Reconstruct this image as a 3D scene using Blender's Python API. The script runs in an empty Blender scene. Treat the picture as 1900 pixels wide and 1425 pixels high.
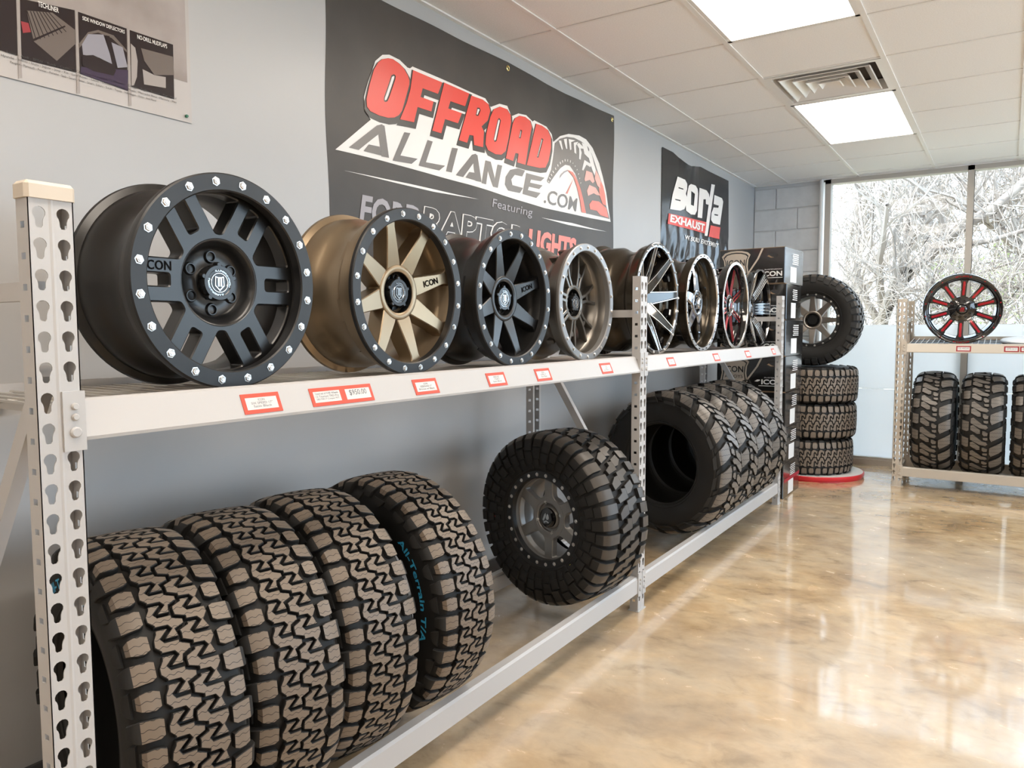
import bpy, math, random
from mathutils import Matrix, Vector
PI = math.pi
C = bpy.context.scene.collection
scene = bpy.context.scene

# ------------------------------------------------------------------ camera
cam_d = bpy.data.cameras.new('camera'); cam = bpy.data.objects.new('camera', cam_d); C.objects.link(cam)
F_PX, YAW, PITCH, ROLL = 1407.6, -0.5786, -0.0723, -0.0025
CAM = Vector((2.1274, -3.1306, 1.2491))
fw = Vector((math.sin(YAW)*math.cos(PITCH), math.cos(YAW)*math.cos(PITCH), math.sin(PITCH)))
rt = Vector((math.cos(YAW), -math.sin(YAW), 0)); up = rt.cross(fw)
rt, up = rt*math.cos(ROLL)+up*math.sin(ROLL), up*math.cos(ROLL)-rt*math.sin(ROLL)
cam.matrix_world = Matrix(((rt.x, up.x, -fw.x, CAM.x), (rt.y, up.y, -fw.y, CAM.y), (rt.z, up.z, -fw.z, CAM.z), (0, 0, 0, 1)))
cam_d.sensor_width = 36; cam_d.lens = F_PX*36/1900; cam_d.clip_start = .02; cam_d.clip_end = 300
scene.camera = cam

# ------------------------------------------------------------------ world, sun, exposure
SKY_STRENGTH, SUN_STRENGTH, PANEL_STRENGTH, EXPOSURE = 5.2, 5.0, 10.5, 0.42
w = bpy.data.worlds.new('world'); scene.world = w; w.use_nodes = True
bg = w.node_tree.nodes['Background']; bg.inputs[0].default_value = (.66, .82, 1, 1); bg.inputs[1].default_value = SKY_STRENGTH
sun_d = bpy.data.lights.new('sun', 'SUN'); sun = bpy.data.objects.new('sun', sun_d); C.objects.link(sun)
sun_d.energy = SUN_STRENGTH; sun_d.angle = .01; sun_d.color = (1, .95, .87)
sun.rotation_euler = Vector((.35, .55, -.75)).to_track_quat('-Z', 'Y').to_euler(); sun.location = (-4, -8, 12)
vs = scene.view_settings
vs.view_transform = 'Standard'; vs.look = 'None'; vs.gamma = 1; vs.exposure = EXPOSURE; vs.use_curve_mapping = False

# ------------------------------------------------------------------ materials
MATS = {}
def mat(name, col=(.5, .5, .5), rough=.5, metal=0., spec=.5, coat=0., coat_r=.05, emit=None, es=0.):
    m = bpy.data.materials.new(name); m.use_nodes = True; MATS[name] = m
    b = m.node_tree.nodes['Principled BSDF']
    b.inputs['Base Color'].default_value = (*col, 1); b.inputs['Roughness'].default_value = rough
    b.inputs['Metallic'].default_value = metal; b.inputs['Specular IOR Level'].default_value = spec
    b.inputs['Coat Weight'].default_value = coat; b.inputs['Coat Roughness'].default_value = coat_r
    if emit: b.inputs['Emission Color'].default_value = (*emit, 1); b.inputs['Emission Strength'].default_value = es
    return m
def nd(m, t, **kw):
    n = m.node_tree.nodes.new(t)
    for k, v in kw.items(): setattr(n, k, v)
    return n
def ln(m, a, b): m.node_tree.links.new(a, b)
def bsdf(m): return m.node_tree.nodes['Principled BSDF']
def noise_col(m, c1, c2, scale, lo=.35, hi=.65, detail=6, coord='Object', stretch=None, bump=0., rough=None):
    """colour mottling (and fine relief) from a noise texture in object space"""
    tc = nd(m, 'ShaderNodeTexCoord'); nz = nd(m, 'ShaderNodeTexNoise'); nz.inputs['Scale'].default_value = scale; nz.inputs['Detail'].default_value = detail
    src = tc.outputs[coord]
    if stretch:
        mp = nd(m, 'ShaderNodeMapping'); mp.inputs['Scale'].default_value = stretch; ln(m, src, mp.inputs[0]); src = mp.outputs[0]
    ln(m, src, nz.inputs['Vector'])
    cr = nd(m, 'ShaderNodeValToRGB'); cr.color_ramp.elements[0].position = lo; cr.color_ramp.elements[1].position = hi
    cr.color_ramp.elements[0].color = (*c1, 1); cr.color_ramp.elements[1].color = (*c2, 1)
    ln(m, nz.outputs['Fac'], cr.inputs[0]); ln(m, cr.outputs[0], bsdf(m).inputs['Base Color'])
    if bump:
        bp = nd(m, 'ShaderNodeBump'); bp.inputs['Strength'].default_value = bump; bp.inputs['Distance'].default_value = .002
        ln(m, nz.outputs['Fac'], bp.inputs['Height']); ln(m, bp.outputs[0], bsdf(m).inputs['Normal'])
    if rough:
        mr = nd(m, 'ShaderNodeMapRange'); mr.inputs['To Min'].default_value = rough[0]; mr.inputs['To Max'].default_value = rough[1]
        ln(m, nz.outputs['Fac'], mr.inputs[0]); ln(m, mr.outputs[0], bsdf(m).inputs['Roughness'])
    return m, cr, nz

mat('wall_paint', (.70, .69, .68), .38); noise_col(MATS['wall_paint'], (.44, .44, .44), (.465, .465, .465), 1.3)
mat('block_paint', (.60, .61, .62), .5); noise_col(MATS['block_paint'], (.58, .59, .60), (.64, .65, .66), 14, bump=.35)
mat('joint_paint', (.60, .61, .62), .6)
mat('ceiling_tile', (.74, .72, .69), .85); noise_col(MATS['ceiling_tile'], (.84, .825, .81), (.90, .885, .87), 160, bump=.25)
mat('grid_paint', (.82, .80, .77), .45)
mat('slab', (.5, .5, .5), .9)
# polished stained concrete: large tan / grey clouds, fine dark veining, glossy sealer
m = mat('concrete', (.4, .3, .2), .16, coat=.9, coat_r=.06)
tc = nd(m, 'ShaderNodeTexCoord')
def nz_(scale, detail, rot=0., st=(1, 1, 1), dist=0.):
    mp = nd(m, 'ShaderNodeMapping'); mp.inputs['Scale'].default_value = st; mp.inputs['Rotation'].default_value = (0, 0, rot); ln(m, tc.outputs['Object'], mp.inputs[0])
    n = nd(m, 'ShaderNodeTexNoise'); n.inputs['Scale'].default_value = scale; n.inputs['Detail'].default_value = detail; n.inputs['Distortion'].default_value = dist
    n.inputs['Roughness'].default_value = .62
    ln(m, mp.outputs[0], n.inputs['Vector']); return n
def ramp(src, stops):
    cr = nd(m, 'ShaderNodeValToRGB'); e = cr.color_ramp.elements
    while len(e) < len(stops): e.new(.5)
    for k, (p, c) in enumerate(stops): e[k].position = p; e[k].color = (*c, 1)
    ln(m, src, cr.inputs[0]); return cr
n1 = nz_(2.3, 12, .4, (1, 1.15, 1), .25); n2 = nz_(7.5, 12, -.5, (1, 1.5, 1), .5); n3 = nz_(.55, 5)
c1 = ramp(n1.outputs['Fac'], [(.28, (.33, .22, .12)), (.43, (.52, .365, .205)), (.55, (.64, .475, .285)), (.70, (.72, .58, .40))])
c2 = ramp(n2.outputs['Fac'], [(.30, (.50, .47, .44)), (.44, (.92, .92, .92)), (.52, (1, 1, 1)), (.68, (1.2, 1.16, 1.1))])
mx = nd(m, 'ShaderNodeMix', data_type='RGBA', blend_type='MULTIPLY'); mx.inputs[0].default_value = .75
ln(m, c1.outputs[0], mx.inputs[6]); ln(m, c2.outputs[0], mx.inputs[7])
c3 = ramp(n3.outputs['Fac'], [(.42, (0, 0, 0)), (.62, (.55, .55, .55))])
mg = nd(m, 'ShaderNodeMix', data_type='RGBA', blend_type='MIX'); ln(m, c3.outputs[0], mg.inputs[0]); ln(m, mx.outputs[2], mg.inputs[6]); mg.inputs[7].default_value = (.50, .45, .39, 1)
ln(m, mg.outputs[2], bsdf(m).inputs['Base Color'])
mr = nd(m, 'ShaderNodeMapRange'); mr.inputs['To Min'].default_value = .15; mr.inputs['To Max'].default_value = .34; ln(m, n2.outputs['Fac'], mr.inputs[0]); ln(m, mr.outputs[0], bsdf(m).inputs['Roughness'])

mat('rack_paint', (.50, .49, .485), .42)
mat('rack_tan', (.52, .46, .385), .42)
mat('cap_plastic', (.62, .55, .46), .5)
mat('wire_zinc', (.55, .53, .50), .35, .6)
mat('steel', (.62, .62, .62), .28, 1.)
mat('bolt_steel', (.60, .59, .575), .32, 1.)
mat('dark_steel', (.03, .03, .032), .5)
mat('base_vinyl', (.06, .06, .065), .5)
mat('alu_frame', (.50, .47, .43), .38, .35)
mat('conduit', (.74, .74, .73), .4)
# window film: white vinyl on the glass that lets daylight bleed through
m = mat('film', (.86, .88, .9), .35); tr = nd(m, 'ShaderNodeBsdfTranslucent'); tr.inputs[0].default_value = (.97, .97, .98, 1)
ms = nd(m, 'ShaderNodeMixShader'); ms.inputs[0].default_value = .56; ln(m, bsdf(m).outputs[0], ms.inputs[1]); ln(m, tr.outputs[0], ms.inputs[2]); ln(m, ms.outputs[0], m.node_tree.nodes['Material Output'].inputs[0])
m = mat('glass', (1, 1, 1), 0); tp = nd(m, 'ShaderNodeBsdfTransparent'); gl = nd(m, 'ShaderNodeBsdfGlossy'); gl.inputs['Roughness'].default_value = 0.
fr = nd(m, 'ShaderNodeFresnel'); fr.inputs[0].default_value = 1.22; ms = nd(m, 'ShaderNodeMixShader')
tp.inputs[0].default_value = (.95, .97, .97, 1)
ln(m, fr.outputs[0], ms.inputs[0]); ln(m, tp.outputs[0], ms.inputs[1]); ln(m, gl.outputs[0], ms.inputs[2]); ln(m, ms.outputs[0], m.node_tree.nodes['Material Output'].inputs[0])
mat('light_panel', (.9, .9, .9), .5, emit=(1, .89, .77), es=PANEL_STRENGTH)
mat('white_metal', (.80, .78, .75), .35)
mat('vent_dark', (.10, .085, .075), .7)

# rubber
mat('rubber', (.010, .0095, .009), .7)  # lug sides below the paler tread face; shade between lugs put into colour
mat('rubber_side', (.010, .0094, .0088), .6, 0, .4)  # sidewalls and groove floors; the black also carries the shade in the grooves
def lug_mat(name, base, pitch, rough):
    """moulded tread rubber; thin sipes cut across each block (fine relief in block space)"""
    m = mat(name, base, rough); uv = nd(m, 'ShaderNodeUVMap'); sp = nd(m, 'ShaderNodeSeparateXYZ'); ln(m, uv.outputs[0], sp.inputs[0])
    s = nd(m, 'ShaderNodeMath', operation='MULTIPLY'); s.inputs[1].default_value = 420; ln(m, sp.outputs[0], s.inputs[0])
    si = nd(m, 'ShaderNodeMath', operation='SINE'); ln(m, s.outputs[0], si.inputs[0])
    a = nd(m, 'ShaderNodeMath', operation='MULTIPLY_ADD'); a.inputs[1].default_value = .0016; ln(m, si.outputs[0], a.inputs[0]); ln(m, sp.outputs[1], a.inputs[2])
    d = nd(m, 'ShaderNodeMath', operation='DIVIDE'); d.inputs[1].default_value = pitch; ln(m, a.outputs[0], d.inputs[0])
    f = nd(m, 'ShaderNodeMath', operation='FRACT'); ln(m, d.outputs[0], f.inputs[0])
    l = nd(m, 'ShaderNodeMath', operation='LESS_THAN'); l.inputs[1].default_value = .07; ln(m, f.outputs[0], l.inputs[0])
    mx = nd(m, 'ShaderNodeMix', data_type='RGBA'); ln(m, l.outputs[0], mx.inputs[0]); mx.inputs[6].default_value = (*base, 1); mx.inputs[7].default_value = (.006, .006, .006, 1)
    ln(m, mx.outputs[2], bsdf(m).inputs['Base Color'])
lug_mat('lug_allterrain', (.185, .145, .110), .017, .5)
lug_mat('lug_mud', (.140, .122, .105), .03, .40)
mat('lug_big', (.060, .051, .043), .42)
mat('letter_blue', (.05, .42, .72), .5)
mat('dot_red', (.7, .03, .03), .5); mat('dot_yellow', (.8, .65, .05), .5)
# wheel finishes
mat('satin_black', (.010, .010, .0105), .33, 0, .5, .2, .25)
mat('satin_black_barrel', (.013, .0125, .012), .32, .1, .5)
mat('ring_black', (.010, .010, .0105), .42)
mat('bronze', (.33, .255, .17), .36, .85)
mat('titanium', (.30, .27, .24), .38, .8)
mat('gunmetal', (.20, .185, .165), .33, .85)
mat('gloss_black', (.008, .008, .009), .08, 0, .6, .8, .03)
mat('black_bronze', (.055, .045, .032), .22, .7)
mat('milled', (.82, .82, .82), .22, 1.)
mat('chrome_dark', (.30, .31, .33), .10, 1.)
mat('anthracite', (.25, .245, .24), .34, .4)
mat('candy_red', (.42, .008, .02), .22, .45, .5, .6, .05)
mat('red_paint', (.62, .02, .03), .4)
mat('chrome', (.55, .55, .55), .16, 1.)
mat('deck_slate', (.05, .06, .075), .5)
mat('cap_black', (.012, .012, .012), .25)
mat('inner_grey', (.30, .29, .28), .4, .5)
mat('paper_white', (.78, .76, .74), .5); mat('tag_red', (.68, .075, .04), .5); mat('tag_ink', (.12, .12, .13), .6)
mat('tag_insert', (.66, .645, .63), .45)
# print
mat('vinyl_dark', (.065, .058, .053), .42, 0, .30); noise_col(MATS['vinyl_dark'], (.055, .050, .047), (.085, .075, .067), 1.6)
mat('print_white', (.80, .77, .74), .4); mat('print_red', (.74, .07, .05), .38); mat('print_ink', (.05, .045, .04), .38); mat('print_grey', (.34, .32, .34), .4)
mat('print_pink', (.80, .42, .36), .4); mat('print_coral', (.78, .22, .17), .4); mat('print_ash', (.17, .155, .145), .38)
mat('vinyl_black', (.012, .013, .016), .16, 0, .6)
mat('brass', (.75, .6, .25), .3, 1.)
mat('poster_base', (.50, .47, .455), .22)
mat('engrave', (.004, .004, .004), .9, 0, .1)
mat('poster_panel', (.022, .013, .013), .25, 0, .35); mat('poster_mid', (.15, .12, .105), .25); mat('poster_light', (.36, .32, .30), .25); mat('poster_purple', (.05, .032, .065), .2); mat('poster_glass', (.30, .29, .33), .2)
mat('pin_green', (.02, .16, .09), .4)
mat('carton_black', (.014, .013, .013), .16, 0, .5, .7, .08); mat('carton_brown', (.30, .20, .12), .7); mat('carton_print', (.62, .53, .44), .5); mat('carton_white', (.8, .8, .8), .5); mat('carton_red', (.35, .01, .03), .4)
mat('platform_white', (.72, .70, .67), .4); mat('platform_red', (.62, .02, .03), .35)
mat('bark', (.50, .42, .36), .9); noise_col(MATS['bark'], (.15, .12, .10), (.34, .29, .25), 9)
mat('twig', (.34, .29, .25), .9); mat('leaf', (.42, .50, .20), .8); mat('ground_straw', (.42, .37, .25), .95)

# ------------------------------------------------------------------ mesh helpers
class MB:
    def __init__(s): s.v = []; s.f = []; s.uv = None; s.mi = None
    def add(s, vs, fs):
        o = len(s.v); s.v += [tuple(p) for p in vs]; s.f += [tuple(i+o for i in f) for f in fs]; return s
    def box(s, x0, x1, y0, y1, z0, z1):
        return s.add([(x0, y0, z0), (x1, y0, z0), (x1, y1, z0), (x0, y1, z0), (x0, y0, z1), (x1, y0, z1), (x1, y1, z1), (x0, y1, z1)],
                     [(3, 2, 1, 0), (4, 5, 6, 7), (0, 1, 5, 4), (1, 2, 6, 5), (2, 3, 7, 6), (3, 0, 4, 7)])
    def bevbox(s, x0, x1, y0, y1, z0, z1, c):
        """box with chamfered vertical and top edges"""
        def ring(z, i): return [(x0+i, y0+c+i*0, z), (x0+c, y0+i, z), (x1-c, y0+i, z), (x1-i, y0+c, z), (x1-i, y1-c, z), (x1-c, y1-i, z), (x0+c, y1-i, z), (x0+i, y1-c, z)]
        r = ring(z0, 0)+ring(z1-c, 0)+[(min(max(x, x0+c), x1-c), min(max(y, y0+c), y1-c), z1) for x, y, z in ring(z1, 0)]
        f = [tuple(range(7, -1, -1)), tuple(range(16, 24))]
        for k in range(2): f += [(k*8+i, k*8+(i+1) % 8, k*8+8+(i+1) % 8, k*8+8+i) for i in range(8)]
        return s.add(r, f)
    def prism(s, poly, f0, f1):
        """poly: 2-D list, f0/f1 map (a,b)->3-D point"""
        n = len(poly); v = [f0(*p) for p in poly]+[f1(*p) for p in poly]
        return s.add(v, [tuple(range(n-1, -1, -1)), tuple(range(n, 2*n))]+[(i, (i+1) % n, n+(i+1) % n, n+i) for i in range(n)])
    def lathe(s, prof, n=64, closed=False, a0=0, a1=2*PI):
        """prof (r,z) turned about Z"""
        full = abs(a1-a0-2*PI) < 1e-6; k = len(prof); m_ = n if full else n+1
        v = [(r*math.cos(a0+(a1-a0)*i/n), r*math.sin(a0+(a1-a0)*i/n), z) for i in range(m_) for r, z in prof]
        f = []
        for i in range(n):
            j = (i+1) % m_
            for q in range(k if closed else k-1):
                q2 = (q+1) % k
                f.append((i*k+q, j*k+q, j*k+q2, i*k+q2))
        return s.add(v, f)
    def tube(s, path, rad, n=6, cap=True):
        path = [Vector(p) for p in path]; rads = rad if isinstance(rad, (list, tuple)) else [rad]*len(path)
        v = []; f = []
        for i, p in enumerate(path):
            t = (path[min(i+1, len(path)-1)]-path[max(i-1, 0)]).normalized()
            a = t.cross(Vector((0, 0, 1)) if abs(t.z) < .9 else Vector((1, 0, 0))).normalized(); b = t.cross(a)
            v += [p+(a*math.cos(2*PI*k/n)+b*math.sin(2*PI*k/n))*rads[i] for k in range(n)]
        for i in range(len(path)-1): f += [(i*n+k, i*n+(k+1) % n, (i+1)*n+(k+1) % n, (i+1)*n+k) for k in range(n)]
        if cap: f += [tuple(range(n-1, -1, -1)), tuple((len(path)-1)*n+k for k in range(n))]
        return s.add(v, f)
    def build(s, name, m, parent=None, smooth=None, rec=True):
        me = bpy.data.meshes.new(name); me.from_pydata(s.v, [], s.f); me.materials.append(MATS[m])
        if s.mi: me.materials.append(MATS[s.m2]); me.polygons.foreach_set('material_index', s.mi)
        if rec:
            import bmesh
            bm = bmesh.new(); bm.from_mesh(me); bmesh.ops.recalc_face_normals(bm, faces=bm.faces); bm.to_mesh(me); bm.free()
        if s.uv:
            ul = me.uv_layers.new(name='UVMap'); lv = [l.vertex_index for l in me.loops]
            for i, vi in enumerate(lv): ul.data[i].uv = s.uv[vi]
        if smooth is not None:
            me.polygons.foreach_set('use_smooth', [True]*len(me.polygons)); me.set_sharp_from_angle(angle=math.radians(smooth))
        me.update()
        return link(name, me, parent)
def link(name, me, parent=None, rotz=None, loc=None):
    o = bpy.data.objects.new(name, me); C.objects.link(o)
    if parent: o.parent = parent
    if rotz is not None: o.rotation_euler = (0, 0, rotz)
    if loc is not None: o.location = loc
    return o
def tag(o, label, cat, group=None):
    o['label'] = label; o['category'] = cat
    if group: o['group'] = group
    return o
def thing(name, label, cat, loc=(0, 0, 0), group=None, rot=None):
    o = bpy.data.objects.new(name, None); o.empty_display_size = .05; C.objects.link(o); o.location = loc
    if rot is not None: o.rotation_euler = rot.to_euler() if hasattr(rot, 'to_euler') else rot
    return tag(o, label, cat, group)
def struct(o): o['kind'] = 'structure'; return o
def curve_mesh(loops, extrude=0.):
    """flat (or extruded) plate with holes: first loop outline, the rest holes"""
    c = bpy.data.curves.new('tmp', 'CURVE'); c.dimensions = '2D'; c.fill_mode = 'BOTH'; c.extrude = extrude
    for pts in loops:
        s = c.splines.new('POLY'); s.points.add(len(pts)-1)
        for i, p in enumerate(pts): s.points[i].co = (p[0], p[1], 0, 1)
        s.use_cyclic_u = True
    return _tm(c)
def _tm(c):
    o = bpy.data.objects.new('tmp', c); me = o.to_mesh()
    r = [tuple(v.co) for v in me.vertices], [tuple(p.vertices) for p in me.polygons]
    o.to_mesh_clear(); bpy.data.objects.remove(o); bpy.data.curves.remove(c); return r
def text_raw(s, offset=0., shear=0., res=3, spacing=1.):
    c = bpy.data.curves.new('tmp', 'FONT'); c.body = s; c.offset = offset; c.shear = shear; c.resolution_u = res; c.space_character = spacing
    v, f = _tm(c)
    x0 = min(p[0] for p in v); x1 = max(p[0] for p in v); y0 = min(p[1] for p in v); y1 = max(p[1] for p in v)
    return [((p[0]-x0)/(x1-x0), (p[1]-y0)/(y1-y0)) for p in v], f
def text_to(mb, s, fn, **kw):
    """fn maps unit-square text coordinates to 3-D"""
    v, f = text_raw(s, **kw); mb.add([fn(a, b) for a, b in v], f); return mb
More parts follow.
